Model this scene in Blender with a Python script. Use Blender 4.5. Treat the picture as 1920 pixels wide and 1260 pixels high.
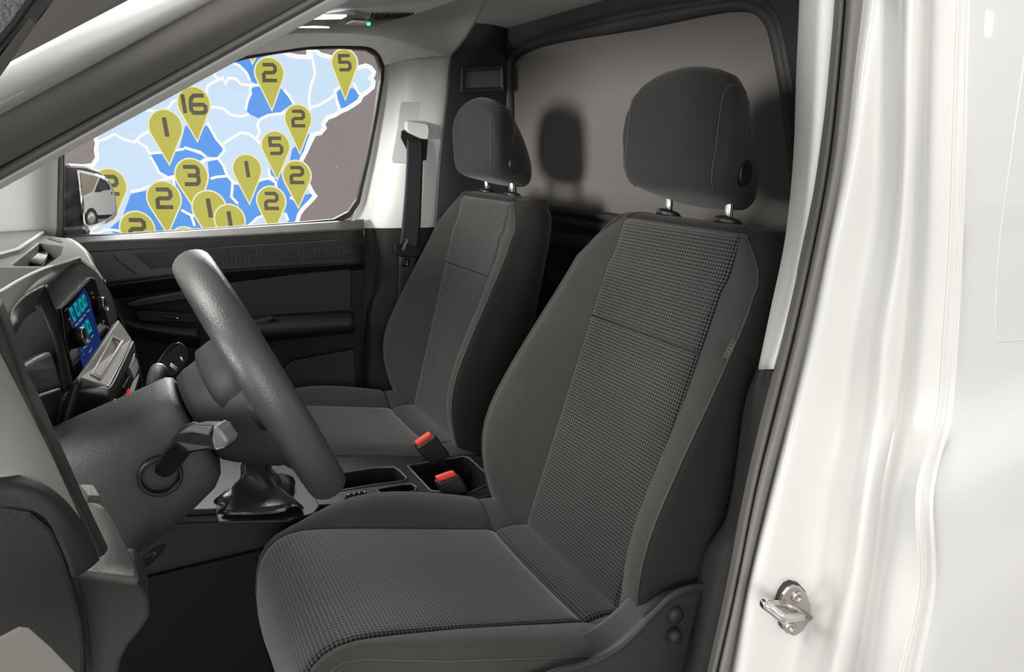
import bpy, bmesh, math, random
from mathutils import Vector, Matrix
for o in list(bpy.data.objects): bpy.data.objects.remove(o)
scene = bpy.context.scene
COL = scene.collection
R = math.radians
# ------------------------------------------------------------------ camera
cd = bpy.data.cameras.new('camera'); cam = bpy.data.objects.new('camera', cd); COL.objects.link(cam)
cd.sensor_width = 36.0; cd.lens = 1370.0/1920*36; cd.clip_start = 0.02; cd.clip_end = 200
YAW, PITCH = R(27.6), R(14.8)
cam.location = (0, 0, 1.40)
cam.rotation_euler = (R(90)-PITCH, 0, -YAW)
scene.camera = cam
# ------------------------------------------------------------------ light and exposure
vs = scene.view_settings
scene.display_settings.display_device = 'sRGB'
vs.view_transform = 'Standard'; vs.look = 'None'; vs.exposure = 0.40; vs.gamma = 1.0; vs.use_curve_mapping = False
w = bpy.data.worlds.new('hall'); scene.world = w; w.use_nodes = True
bg = w.node_tree.nodes['Background']; bg.inputs[0].default_value = (1.0, 0.992, 0.972, 1); bg.inputs[1].default_value = 0.54
def area(name, loc, target, sx, sy, power, col=(1, .98, .95), spread=180):
    l = bpy.data.lights.new(name, 'AREA'); l.shape = 'RECTANGLE'; l.size = sx; l.size_y = sy; l.energy = power; l.color = col; l.spread = R(spread)
    o = bpy.data.objects.new(name, l); COL.objects.link(o); o.location = loc
    o.rotation_euler = (Vector(target)-Vector(loc)).to_track_quat('-Z', 'Y').to_euler()
    return o
area('hall_spot_front', (-2.7, 0.25, 1.52), (0.8, 1.6, 1.36), 0.7, 0.7, 7.5, spread=36)
area('fill_windscreen', (-2.2, 1.5, 3.3), (0.1, 1.5, 1.1), 2.4, 2.0, 34, spread=70)  # unseen fill added to brighten dash and wheel through the windscreen
area('fill_side', (-1.2, -3.2, 2.0), (0.5, 1.2, 1.1), 1.8, 1.4, 84)  # unseen fill added on the camera side to lift the cabin
area('fill_far', (0.7, 4.0, 2.25), (0.65, 0.9, 1.0), 1.4, 0.7, 75)  # unseen fill added beyond the passenger window for the near bolster
for x, y, z in ((3.0, -9.2, 3.2), (4.4, -8.6, 2.6), (4.6, -8.4, 4.0), (6.0, -8.0, 3.0), (8.0, -6.6, 3.6), (9.6, -5.0, 2.8), (2.0, -10.0, 4.2), (10.5, -4.2, 4.4)):
    area('hall_lamp', (x, y, z), (.7, .5, 1.2), .25, .25, 7)

PTS = {
 'apillar': [[(-0.0768,0.31,1.369),(-0.057,0.42,1.4185),(-0.048,0.47,1.441),(-0.039,0.52,1.4635),(-0.03,0.57,1.486),(-0.021,0.62,1.5085),(-0.0138,0.66,1.5265)],[(-0.137,0.24,1.3516),(-0.071,0.35,1.4055),(-0.041,0.4,1.43),(-0.011,0.45,1.4545),(0.019,0.5,1.479),(0.049,0.55,1.5035),(0.073,0.59,1.5231)],[(-0.1604,0.235,1.336),(-0.079,0.345,1.3965),(-0.042,0.395,1.424),(-0.005,0.445,1.4515),(0.032,0.495,1.479),(0.069,0.545,1.5065),(0.0986,0.585,1.5285)],[(-0.1896,0.245,1.3156),(-0.0895,0.355,1.386),(-0.044,0.405,1.418),(0.0015,0.455,1.45),(0.047,0.505,1.482),(0.0925,0.555,1.514),(0.1289,0.595,1.5396)],[(-0.2288,0.275,1.2956),(-0.1045,0.385,1.377),(-0.048,0.435,1.414),(0.0085,0.485,1.451),(0.065,0.535,1.488),(0.1215,0.585,1.525),(0.1667,0.625,1.5546)],[(-0.2496,0.272,1.281),(-0.111,0.382,1.369),(-0.048,0.432,1.409),(0.015,0.482,1.449),(0.078,0.532,1.489),(0.141,0.582,1.529),(0.1914,0.622,1.561)],[(-0.2884,0.282,1.2554),(-0.1245,0.392,1.3555),(-0.05,0.442,1.401),(0.0245,0.492,1.4465),(0.099,0.542,1.492),(0.1735,0.592,1.5375),(0.2331,0.632,1.5739)],[(-0.3536,0.315,1.2156),(-0.149,0.425,1.3355),(-0.056,0.475,1.39),(0.037,0.525,1.4445),(0.13,0.575,1.499),(0.223,0.625,1.5535),(0.2974,0.665,1.5971)],[(-0.3716,0.33,1.203),(-0.156,0.44,1.3295),(-0.058,0.49,1.387),(0.04,0.54,1.4445),(0.138,0.59,1.502),(0.236,0.64,1.5595),(0.3144,0.68,1.6055)],[(-0.3664,0.315,1.201),(-0.153,0.425,1.3275),(-0.056,0.475,1.385),(0.041,0.525,1.4425),(0.138,0.575,1.5),(0.235,0.625,1.5575),(0.3126,0.665,1.6035)],[(-0.3918,0.335,1.1868),(-0.163,0.445,1.321),(-0.059,0.495,1.382),(0.045,0.545,1.443),(0.149,0.595,1.504),(0.253,0.645,1.565),(0.3362,0.685,1.6138)],[(-0.458,0.385,1.1552),(-0.1885,0.495,1.307),(-0.066,0.545,1.376),(0.0565,0.595,1.445),(0.179,0.645,1.514),(0.3015,0.695,1.583),(0.3995,0.735,1.6382)]],
 'c0': [(0.703,0.56,1.574),(0.706,0.562,1.476),(0.708,0.565,1.382),(0.702,0.57,1.287),(0.693,0.575,1.18),(0.68,0.58,1.081),(0.661,0.582,0.978),(0.642,0.585,0.855),(0.631,0.59,0.728),(0.612,0.59,0.6)],
 'c1': [(0.7,0.547,1.571),(0.704,0.549,1.475),(0.706,0.551,1.382),(0.699,0.555,1.289),(0.692,0.559,1.184),(0.678,0.563,1.087),(0.655,0.56,0.99),(0.637,0.562,0.87),(0.628,0.566,0.747),(0.611,0.566,0.622)],
 'c2': [(0.702,0.537,1.569),(0.719,0.538,1.474),(0.73,0.54,1.382),(0.735,0.543,1.288),(0.731,0.546,1.183),(0.732,0.549,1.082),(0.717,0.542,0.983),(0.704,0.543,0.861),(0.691,0.546,0.737),(0.673,0.546,0.611)],
 'c3': [(0.696,0.518,1.565),(0.714,0.518,1.473),(0.733,0.519,1.382),(0.74,0.522,1.291),(0.733,0.523,1.188),(0.737,0.523,1.09),(0.714,0.51,0.999),(0.709,0.509,0.88),(0.691,0.511,0.763),(0.673,0.509,0.643)],
 'c4': [(0.688,0.501,1.561),(0.705,0.501,1.471),(0.721,0.501,1.383),(0.731,0.502,1.294),(0.729,0.502,1.193),(0.732,0.5,1.099),(0.699,0.481,1.015),(0.694,0.479,0.902),(0.681,0.479,0.79),(0.664,0.477,0.676)],
 'c5': [(0.699,0.495,1.561),(0.717,0.494,1.471),(0.733,0.494,1.383),(0.745,0.495,1.294),(0.753,0.494,1.192),(0.755,0.492,1.098),(0.717,0.47,1.016),(0.713,0.467,0.903),(0.706,0.467,0.789),(0.692,0.465,0.673)],
 'c6': [(0.691,0.476,1.557),(0.708,0.475,1.469),(0.722,0.474,1.383),(0.735,0.473,1.297),(0.743,0.471,1.199),(0.742,0.466,1.109),(0.692,0.438,1.037),(0.691,0.433,0.93),(0.684,0.432,0.824),(0.672,0.428,0.715)],
 'c7': [(0.697,0.46,1.554),(0.714,0.458,1.468),(0.729,0.457,1.384),(0.742,0.455,1.299),(0.751,0.452,1.202),(0.751,0.445,1.114),(0.684,0.411,1.051),(0.701,0.404,0.944),(0.688,0.402,0.844),(0.675,0.398,0.74)],
 'c8': [(0.703,0.46,1.555),(0.72,0.458,1.468),(0.736,0.456,1.384),(0.751,0.454,1.298),(0.761,0.451,1.201),(0.762,0.444,1.113),(0.695,0.41,1.049),(0.71,0.404,0.941),(0.7,0.401,0.84),(0.687,0.397,0.735)],
 'c9': [(0.704,0.455,1.554),(0.722,0.453,1.468),(0.738,0.451,1.384),(0.752,0.449,1.299),(0.763,0.445,1.202),(0.761,0.438,1.115),(0.692,0.402,1.053),(0.708,0.395,0.947),(0.699,0.392,0.847),(0.687,0.388,0.743)],
 'trimL': [(0.72,0.66,1.594),(0.73,0.66,1.485),(0.739,0.66,1.38),(0.738,0.66,1.281),(0.724,0.66,1.192),(0.711,0.66,1.115)],
 'trimM': [(0.691,0.61,1.582),(0.701,0.61,1.48),(0.706,0.61,1.381),(0.704,0.61,1.289),(0.69,0.61,1.206),(0.671,0.61,1.133)],
 'trimR': [(0.703,0.597,1.581),(0.709,0.597,1.479),(0.707,0.597,1.381),(0.7,0.597,1.29),(0.683,0.597,1.209),(0.665,0.597,1.138)],
 'rub0': [(0.705,0.6,1.581),(0.711,0.6,1.479),(0.709,0.6,1.381),(0.7,0.6,1.29),(0.681,0.6,1.183),(0.659,0.6,1.078),(0.641,0.6,0.982),(0.623,0.6,0.852),(0.602,0.6,0.732),(0.579,0.6,0.606)],
 'rub1': [(0.695,0.582,1.577),(0.701,0.582,1.477),(0.701,0.582,1.382),(0.692,0.582,1.293),(0.673,0.582,1.188),(0.651,0.582,1.085),(0.633,0.582,0.992),(0.615,0.582,0.865),(0.594,0.582,0.748),(0.571,0.582,0.626)],
 'rub2': [(0.712,0.592,1.581),(0.719,0.592,1.479),(0.718,0.592,1.381),(0.709,0.592,1.29),(0.69,0.592,1.184),(0.668,0.592,1.079),(0.649,0.592,0.984),(0.63,0.592,0.855),(0.609,0.592,0.735),(0.585,0.592,0.611)],
 'rub3': [(0.69,0.565,1.573),(0.695,0.565,1.476),(0.695,0.565,1.382),(0.685,0.565,1.295),(0.675,0.57,1.19),(0.655,0.57,1.089),(0.635,0.57,0.997),(0.621,0.575,0.868),(0.602,0.575,0.75),(0.579,0.575,0.628)],
 'dtrimL': [(0.714,0.665,1.112),(0.699,0.665,1.064),(0.693,0.665,0.98),(0.685,0.665,0.919),(0.674,0.665,0.894),(0.658,0.68,0.86),(0.65,0.68,0.843),(0.644,0.68,0.781),(0.618,0.68,0.667),(0.589,0.68,0.532)],
 'dtrimM': [(0.679,0.62,1.129),(0.666,0.62,1.084),(0.658,0.62,1.007),(0.65,0.62,0.949),(0.644,0.62,0.92),(0.631,0.625,0.894),(0.625,0.625,0.876),(0.616,0.625,0.824),(0.595,0.625,0.716),(0.57,0.625,0.589)],
 'dtrimR': [(0.669,0.6,1.136),(0.661,0.6,1.088),(0.649,0.6,1.016),(0.638,0.6,0.957),(0.632,0.6,0.926),(0.629,0.6,0.904),(0.626,0.6,0.882),(0.619,0.6,0.834),(0.602,0.6,0.732),(0.579,0.6,0.606)],
 'str_n': [(-0.2415,-0.9704,0.0028)],
 'str_plate': [(0.6747,0.5458,0.8757),(0.6854,0.5432,0.871),(0.6954,0.5406,0.8596),(0.7034,0.5386,0.8407),(0.7051,0.5381,0.8188),(0.6964,0.5402,0.8032),(0.6852,0.543,0.7967),(0.6756,0.5454,0.8039),(0.6666,0.5477,0.8125),(0.661,0.5491,0.8327),(0.6575,0.5501,0.853),(0.6607,0.5493,0.8645),(0.667,0.5477,0.8732)],
 'str_screw': [(0.6811,0.5442,0.8566),(0.6753,0.5455,0.814)],
 'str_ridge': [(0.6626,0.5488,0.8521),(0.7015,0.539,0.8241)],
 'str_arms': [(0.6661,0.5479,0.8463),(0.6947,0.5407,0.8253)],
 'str_tip': [(0.578,0.5,0.904),(0.596,0.487,0.887)],
 'pb0': [(0.687,2.05,1.638),(0.692,2.05,1.569),(0.671,2.05,1.455),(0.64,2.05,1.324),(0.609,2.05,1.206),(0.598,2.05,1.162)],
 'pb_': [(0.652,2.07,1.632),(0.661,2.07,1.569),(0.641,2.07,1.455),(0.609,2.07,1.324),(0.575,2.07,1.206),(0.56,2.07,1.162)],
 'pb1': [(0.708,2.03,1.631),(0.715,2.03,1.554),(0.695,2.03,1.44),(0.662,2.03,1.325),(0.627,2.03,1.207),(0.615,2.03,1.163)],
 'pb2': [(0.743,1.99,1.626),(0.731,1.99,1.538),(0.715,1.99,1.44),(0.692,1.99,1.325),(0.665,1.99,1.209),(0.654,1.99,1.165)],
 'pb3': [(0.846,1.985,1.634),(0.833,1.985,1.541),(0.814,1.985,1.412),(0.797,1.985,1.294),(0.783,1.985,1.204),(0.779,1.985,1.162)],
 'pbl0': [(0.598,2.05,1.165),(0.591,2.05,1.086),(0.581,2.05,0.961),(0.564,2.05,0.835),(0.545,2.05,0.663),(0.517,2.05,0.399)],
 'pbl1': [(0.617,2.02,1.167),(0.61,2.02,1.088),(0.602,2.02,0.988),(0.582,2,0.908),(0.56,2,0.676),(0.534,2,0.417)],
 'pbl2': [(0.652,1.98,1.169),(0.644,1.98,1.091),(0.639,1.985,1.014),(0.61,1.985,0.924),(0.588,1.985,0.677),(0.562,1.985,0.417)],
 'pbl3': [(0.779,1.98,1.165),(0.766,1.98,1.083),(0.752,1.98,0.958),(0.74,1.98,0.829),(0.725,1.98,0.656),(0.708,1.98,0.387)],
 'belt_panel': [(0.697,1.984,1.507),(0.784,1.984,1.511),(0.793,1.984,1.497),(0.785,1.984,1.44),(0.767,1.984,1.368),(0.753,1.984,1.345),(0.666,1.984,1.346),(0.662,1.984,1.358),(0.682,1.984,1.439),(0.691,1.984,1.495)],
 'belt_slot': [(0.693,1.975,1.432),(0.703,1.975,1.435),(0.769,1.975,1.409),(0.763,1.975,1.354),(0.725,1.975,1.346),(0.699,1.975,1.397),(0.69,1.975,1.414)],
 'belt_guide': [(0.7,1.955,1.454),(0.706,1.955,1.459),(0.761,1.955,1.451),(0.767,1.955,1.437),(0.763,1.955,1.409),(0.745,1.955,1.411),(0.708,1.955,1.427),(0.699,1.955,1.435)],
 'belt_tip': [(0.758,1.985,1.619),(0.797,1.985,1.622),(0.8,1.985,1.618),(0.798,1.985,1.605),(0.759,1.985,1.602),(0.756,1.985,1.606)],
 'belt': [[(0.701,1.955,1.414),(0.746,1.955,1.407)],[(0.691,1.95,1.312),(0.739,1.95,1.311)],[(0.675,1.95,1.182),(0.729,1.95,1.18)],[(0.661,1.945,1.095),(0.716,1.945,1.094)],[(0.65,1.95,0.911),(0.698,1.95,0.906)],[(0.636,1.955,0.653),(0.685,1.955,0.645)]],
 'belt_latch': [(0.641,1.93,1.131),(0.652,1.93,1.133),(0.722,1.93,1.114),(0.725,1.93,1.101),(0.718,1.93,1.09),(0.662,1.93,1.094),(0.643,1.93,1.104)],
 'belt_tongue': [(0.659,1.932,1.094),(0.687,1.932,1.089),(0.686,1.932,1.068),(0.681,1.932,1.064),(0.663,1.932,1.068),(0.658,1.932,1.073)],
 'sm0': [(0.951,1.97,1.822),(0.897,1.97,1.696),(0.845,1.97,1.638),(0.824,1.97,1.512),(0.799,1.97,1.354),(0.78,1.97,1.175),(0.76,1.97,1.022),(0.721,1.97,0.634)],
 'sm1': [(0.991,1.975,1.826),(0.952,1.975,1.7),(0.885,1.975,1.624),(0.859,1.975,1.513),(0.837,1.975,1.353),(0.826,1.975,1.173),(0.813,1.975,1.017),(0.783,1.975,0.622)],
 'sm2': [(1.027,1.99,1.832),(0.989,1.99,1.704),(0.933,1.99,1.627),(0.91,1.99,1.515),(0.894,1.99,1.352),(0.884,1.99,1.168),(0.877,1.99,1.009),(0.855,1.99,0.604)],
 'sm3': [(1.06,2.011,1.839),(1.06,2.038,1.714),(1.06,2.052,1.639),(1.06,2.055,1.521),(1.06,2.049,1.349),(1.06,2.028,1.156),(1.06,2.013,0.99),(1.06,1.99,0.57)],
 'pocket_o': [(0.869,1.958,1.601),(1.01,1.985,1.615),(1.012,1.985,1.545),(0.866,1.958,1.536)],
 'pocket_i': [(0.886,1.966,1.591),(1.002,1.99,1.603),(1.002,1.99,1.557),(0.883,1.966,1.548)],
 'hook': [(1.03,2.044,1.691),(1.03,2.024,1.699),(1.03,2,1.679),(1.03,1.993,1.661),(1.03,2.01,1.646),(1.03,2.034,1.657)],
 'hook_cap': [(1.04,2.05,1.726),(1.04,2.033,1.734),(1.04,2.019,1.722),(1.04,2.029,1.716)],
 'frame': [(1.05,2.037,1.156),(1.05,2.047,1.35),(1.05,2.057,1.506),(1.05,2.057,1.612),(1.05,2.032,1.644),(1.05,1.959,1.659),(1.05,1.852,1.667),(1.05,1.615,1.667),(1.05,1.228,1.658),(1.05,1.117,1.651),(1.05,1.066,1.637),(1.05,1.031,1.611),(1.05,1.008,1.567),(1.05,0.974,1.471),(1.05,0.944,1.362),(1.05,0.927,1.279),(1.05,0.929,1.241),(1.05,0.947,1.225)],
 'bhook': [(1.03,1.587,1.732),(1.03,1.542,1.725)],
 'ledge': [(1.05,1.875,1.245),(1.05,1.783,1.236),(1.05,1.411,1.232),(1.05,0.933,1.23)],
 'win': [(-0.147,2.04,1.182),(-0.049,2.04,1.179),(0.194,2.04,1.183),(0.412,2.04,1.187),(0.511,2.04,1.191),(0.553,2.04,1.21),(0.579,2.04,1.244),(0.614,2.04,1.36),(0.645,2.04,1.48),(0.664,2.04,1.567),(0.667,2.04,1.601),(0.655,2.04,1.632),(0.626,2.04,1.646),(0.557,2.04,1.646),(0.472,2.04,1.639),(0.39,2.04,1.624),(0.311,2.04,1.607),(0.233,2.04,1.58),(0.157,2.04,1.545),(0.069,2.04,1.497),(-0.027,2.04,1.444),(-0.114,2.04,1.395)],
 'sill': [[(-0.202,2.03,1.181),(-0.049,2.03,1.18),(0.194,2.03,1.184),(0.59,2.03,1.19)],[(-0.201,1.995,1.17),(-0.05,1.995,1.171),(0.188,1.995,1.167),(0.579,1.995,1.168)]],
 'dband': [[(-0.201,1.995,1.17),(-0.094,1.995,1.171),(0.188,1.995,1.167),(0.579,1.995,1.168)],[(-0.203,1.985,1.147),(-0.097,1.985,1.15),(0.185,1.985,1.148),(0.574,1.985,1.143)]],
 'dmid': [[(-0.203,1.983,1.147),(-0.096,1.983,1.15),(0.185,1.983,1.149),(0.574,1.983,1.143)],[(-0.211,1.955,1.075),(-0.056,1.955,1.076),(0.201,1.955,1.088),(0.565,1.955,1.082)]],
 'dunder': [[(-0.211,1.953,1.075),(-0.056,1.953,1.076),(0.201,1.953,1.088),(0.565,1.953,1.083)],[(-0.22,1.985,1.033),(-0.061,1.985,1.036),(0.202,1.985,1.052),(0.573,1.985,1.061)]],
 'mesh_band': [(0.084,1.958,1.141),(0.207,1.958,1.146),(0.392,1.958,1.146),(0.505,1.958,1.147),(0.539,1.958,1.123),(0.524,1.958,1.101),(0.388,1.958,1.099),(0.241,1.958,1.095),(0.17,1.958,1.09),(0.096,1.958,1.085)],
 'dhandle': [(0.006,1.963,1.143),(0.017,1.963,1.145),(0.099,1.963,1.143),(0.096,1.963,1.092),(0.058,1.963,1.092),(0.034,1.963,1.107)],
 'dseam': [(-0.044,1.958,1.151),(-0.027,1.958,1.126),(-0.002,1.958,1.101),(0.021,1.958,1.082)],
 'dpanel': [(0.168,1.975,1.043),(0.213,1.975,1.053),(0.389,1.975,1.062),(0.522,1.975,1.065),(0.534,1.975,1.058),(0.527,1.975,0.946),(0.325,1.975,0.954),(0.217,1.975,0.954),(0.167,1.975,0.974)],
 'darm': [[(0.204,1.975,0.956),(0.319,1.975,0.951),(0.533,1.975,0.939)],[(0.197,1.925,0.945),(0.299,1.925,0.947),(0.519,1.925,0.933)],[(0.193,1.92,0.913),(0.285,1.92,0.918),(0.518,1.92,0.914)],[(0.194,1.95,0.877),(0.283,1.95,0.894),(0.526,1.95,0.891)]],
 'dgrab': [(-0.029,1.95,1.024),(0.004,1.95,1.034),(0.104,1.95,1.045),(0.137,1.95,1.044),(0.135,1.95,1.024),(0.047,1.95,1.019),(-0.012,1.95,1.015)],
 'dswitch': [[(-0.011,1.955,1),(0.008,1.955,1.006),(0.131,1.955,0.982),(0.131,1.955,0.96),(0.042,1.955,0.973),(-0.002,1.955,0.98)]],
 'dswitchbtn': [(0.046,1.945,0.993),(0.083,1.945,0.984),(0.083,1.945,0.977),(0.046,1.945,0.985)],
 'dlever': [(0.257,1.92,0.956),(0.303,1.92,0.965),(0.31,1.92,0.961),(0.262,1.92,0.93),(0.255,1.92,0.933)],
 'dchin': [[(-0.042,1.955,1.001),(-0.016,1.955,0.98),(0.041,1.955,0.962),(0.127,1.955,0.943)],[(-0.044,1.94,0.991),(-0.017,1.94,0.972),(0.039,1.94,0.952),(0.126,1.94,0.928)],[(-0.047,1.965,0.966),(-0.02,1.965,0.945),(0.037,1.965,0.922),(0.125,1.965,0.896)]],
 'dpocket': [(0.326,1.955,0.805),(0.351,1.955,0.829),(0.525,1.955,0.839),(0.518,1.955,0.657),(0.314,1.955,0.646)],
 'door_lower': [(-0.218,1.99,1.05),(-0.059,1.99,1.048),(0.203,1.99,1.059),(0.575,1.99,1.065),(0.509,1.99,0.427),(-0.293,1.99,0.522)],
 'pdiv': [(-0.125,2.035,1.407),(-0.107,2.035,1.407),(-0.139,2.035,1.182),(-0.159,2.035,1.183)],
 'pap': [[(-0.397,1.95,1.179),(-0.371,1.93,1.313)],[(-0.287,1.98,1.192),(-0.263,1.95,1.32)],[(-0.199,2,1.189),(-0.169,1.96,1.375)],[(-0.165,2.03,1.184),(-0.13,2,1.4)],[(-0.154,2.04,1.182),(-0.119,2.01,1.407)]],
 'rail': [[(-0.117,2.035,1.4),(-0.027,2.035,1.449),(0.07,2.035,1.501),(0.157,2.035,1.549),(0.233,2.035,1.584),(0.311,2.035,1.612),(0.39,2.035,1.628),(0.471,2.035,1.643),(0.556,2.035,1.65),(0.628,2.035,1.651),(0.658,2.035,1.635),(0.673,2.035,1.605)],[(-0.12,2.01,1.408),(-0.031,2.01,1.456),(0.064,2.01,1.508),(0.15,2.01,1.556),(0.225,2.01,1.59),(0.301,2.01,1.617),(0.379,2.01,1.634),(0.46,2.01,1.649),(0.549,2.01,1.658),(0.629,2.01,1.657),(0.671,2.01,1.64),(0.686,2.01,1.609)],[(-0.123,1.97,1.418),(-0.036,1.97,1.465),(0.057,1.97,1.516),(0.14,1.97,1.563),(0.213,1.97,1.597),(0.288,1.97,1.624),(0.364,1.97,1.64),(0.442,1.97,1.654),(0.542,1.97,1.664),(0.629,1.97,1.662),(0.687,1.97,1.643),(0.727,1.97,1.618)],[(-0.126,1.88,1.431),(-0.043,1.88,1.475),(0.045,1.88,1.524),(0.124,1.88,1.568),(0.194,1.88,1.601),(0.264,1.88,1.626),(0.336,1.88,1.642),(0.41,1.88,1.656),(0.523,1.88,1.665),(0.622,1.88,1.661),(0.714,1.88,1.643),(0.803,1.88,1.624)]],
 'hl': [[(-0.126,1.88,1.431),(0.105,1.88,1.571),(0.345,1.88,1.645),(0.515,1.88,1.663),(0.622,1.88,1.66),(0.714,1.88,1.643),(0.803,1.88,1.624)],[(-0.057,1.65,1.504),(0.126,1.65,1.6),(0.32,1.65,1.628),(0.464,1.65,1.642),(0.578,1.65,1.648),(0.666,1.65,1.644),(0.735,1.65,1.629)],[(0.003,1.42,1.548),(0.154,1.42,1.609),(0.295,1.42,1.615),(0.401,1.42,1.625),(0.514,1.42,1.635),(0.602,1.42,1.644),(0.662,1.42,1.639)],[(0.053,1.2,1.617),(0.15,1.2,1.639),(0.269,1.2,1.644),(0.35,1.2,1.652),(0.455,1.2,1.661),(0.529,1.2,1.669),(0.592,1.2,1.666)]],
 'roofshelf': [(0.243,1.49,1.625),(0.342,1.419,1.625),(0.509,1.351,1.625),(0.524,1.161,1.625)],
 'dome': [(0.311,1.383,1.615),(0.397,1.35,1.615),(0.39,1.42,1.615),(0.375,1.521,1.615),(0.305,1.55,1.615),(0.305,1.45,1.615)],
 'dome_l1': [(0.319,1.369,1.612),(0.379,1.344,1.612),(0.378,1.376,1.612),(0.323,1.412,1.612)],
 'dome_l2': [(0.301,1.485,1.612),(0.311,1.502,1.612),(0.386,1.492,1.612),(0.303,1.528,1.612)],
 'dome_led': [(0.437,1.407,1.612)],
 'dome_hatch': [(0.404,1.439,1.613),(0.406,1.403,1.613),(0.435,1.402,1.613),(0.44,1.427,1.613)],
 'grille': [(0.43,1.355,1.618),(0.493,1.322,1.618),(0.476,1.485,1.618),(0.468,1.52,1.618)],
 'nf': [(0.9686,-0.2059,0.1392)],
 'fascia': [(-0.1146,1.2008,1.208),(-0.1054,1.2475,1.2128),(-0.0916,1.3134,1.2147),(-0.0778,1.3781,1.2139),(-0.0715,1.4053,1.2105),(-0.0643,1.4313,1.1991),(-0.0549,1.461,1.1771),(-0.043,1.4922,1.1409),(-0.0387,1.4939,1.1134),(-0.0358,1.4904,1.0878),(-0.0978,1.1784,1.0582),(-0.1032,1.1932,1.1174),(-0.1057,1.2101,1.1597),(-0.1103,1.2061,1.186)],
 'unit': [(-0.1023,1.2262,1.1672),(-0.0673,1.401,1.182),(-0.0623,1.4203,1.1757),(-0.0578,1.4181,1.1414),(-0.0521,1.4188,1.1029),(-0.0485,1.4199,1.0793),(-0.0728,1.3,1.0711),(-0.0949,1.1955,1.0705),(-0.1015,1.2005,1.1234),(-0.1014,1.2193,1.151)],
 'screen': [(-0.0937,1.2497,1.16),(-0.0739,1.3509,1.1722),(-0.0697,1.3582,1.1537),(-0.0664,1.3507,1.119),(-0.0617,1.3482,1.0828),(-0.0842,1.2323,1.0685),(-0.0903,1.2383,1.1195)],
 'screen_slot': [(-0.1013,1.2218,1.168),(-0.0676,1.3901,1.1829),(-0.0666,1.3929,1.1796),(-0.1005,1.2231,1.1644)],
 'screen_slot2': [(-0.0981,1.2319,1.1608),(-0.0935,1.2549,1.163),(-0.0932,1.2549,1.1605),(-0.0977,1.2326,1.159)],
 'tiles': [[(-0.0926,1.2511,1.1612),(-0.0895,1.2651,1.1606),(-0.0864,1.2655,1.1394),(-0.0885,1.255,1.1386)],[(-0.0876,1.2753,1.1626),(-0.0843,1.2911,1.163),(-0.081,1.2921,1.1417),(-0.0844,1.2762,1.1416)],[(-0.0827,1.2995,1.1642),(-0.0793,1.3155,1.1643),(-0.0765,1.3147,1.1435),(-0.0802,1.2974,1.1439)],[(-0.0782,1.3215,1.1657),(-0.075,1.3368,1.166),(-0.0729,1.334,1.1471),(-0.0762,1.3178,1.1463)],[(-0.0862,1.2564,1.1247),(-0.0832,1.2707,1.1249),(-0.0803,1.2741,1.1098),(-0.0834,1.2586,1.1088)],[(-0.0818,1.2785,1.1268),(-0.0786,1.2934,1.1271),(-0.0752,1.2959,1.1066),(-0.0785,1.2798,1.1056)],[(-0.0772,1.3015,1.129),(-0.074,1.3165,1.1289),(-0.0704,1.3197,1.1085),(-0.0747,1.2994,1.1084)]],
 'tiletext': [[(-0.0882,1.2535,1.1348),(-0.0847,1.2703,1.1349),(-0.0843,1.2703,1.1323),(-0.0879,1.2535,1.1322)],[(-0.0839,1.2748,1.1364),(-0.0796,1.296,1.1373),(-0.0793,1.2952,1.134),(-0.0836,1.274,1.1331)],[(-0.0789,1.2998,1.1382),(-0.0763,1.3124,1.1387),(-0.0758,1.3132,1.1368),(-0.0784,1.3006,1.1362)],[(-0.0743,1.3228,1.1399),(-0.0709,1.3391,1.1406),(-0.0705,1.3391,1.1379),(-0.0738,1.3236,1.1379)],[(-0.082,1.2579,1.0978),(-0.0789,1.2727,1.098),(-0.0785,1.2727,1.0954),(-0.0816,1.2579,1.0952)],[(-0.0768,1.2833,1.0994),(-0.0742,1.2964,1.1003),(-0.0738,1.2964,1.0976),(-0.0764,1.2841,1.0975)],[(-0.0726,1.305,1.1025),(-0.07,1.3178,1.1027),(-0.0695,1.3186,1.1006),(-0.0722,1.3051,1.0998)],[(-0.0769,1.2735,1.0855),(-0.0735,1.2911,1.0875),(-0.0729,1.2927,1.0862),(-0.0765,1.2743,1.0835)]],
 'knob1': [(-0.0645,1.3868,1.1341),(-0.0517,1.4378,1.1209)],
 'knob2': [(-0.0923,1.244,1.1167),(-0.0825,1.2832,1.1062)],
 'unit_marks': [(-0.0946,1.2433,1.1459),(-0.0929,1.2468,1.1392),(-0.0674,1.3797,1.1585),(-0.0661,1.3808,1.1509),(-0.0862,1.2487,1.0956),(-0.0845,1.2516,1.0879),(-0.057,1.3931,1.1061),(-0.0581,1.386,1.1031),(-0.0594,1.3908,1.119),(-0.0525,1.4045,1.0918),(-0.0891,1.2403,1.1031)],
 'brow': [[(-0.132,0.62,1.279),(-0.12,0.7,1.275),(-0.111,0.8,1.269),(-0.107,0.92,1.261),(-0.102,1.1,1.245),(-0.091,1.27,1.229),(-0.078,1.4,1.219),(-0.072,1.45,1.208),(-0.062,1.48,1.188),(-0.052,1.49,1.163)],[(-0.133,0.615,1.268),(-0.121,0.695,1.265),(-0.111,0.79,1.261),(-0.107,0.91,1.252),(-0.107,1.06,1.237),(-0.093,1.24,1.223),(-0.079,1.385,1.217),(-0.073,1.43,1.207),(-0.064,1.46,1.188),(-0.055,1.47,1.164)],[(-0.133,0.61,1.262),(-0.121,0.69,1.255),(-0.11,0.77,1.249),(-0.11,0.84,1.246),(-0.108,0.93,1.242),(-0.105,1.1,1.224),(-0.09,1.28,1.218),(-0.077,1.37,1.214),(-0.071,1.4,1.209),(-0.067,1.42,1.201)]],
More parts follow.
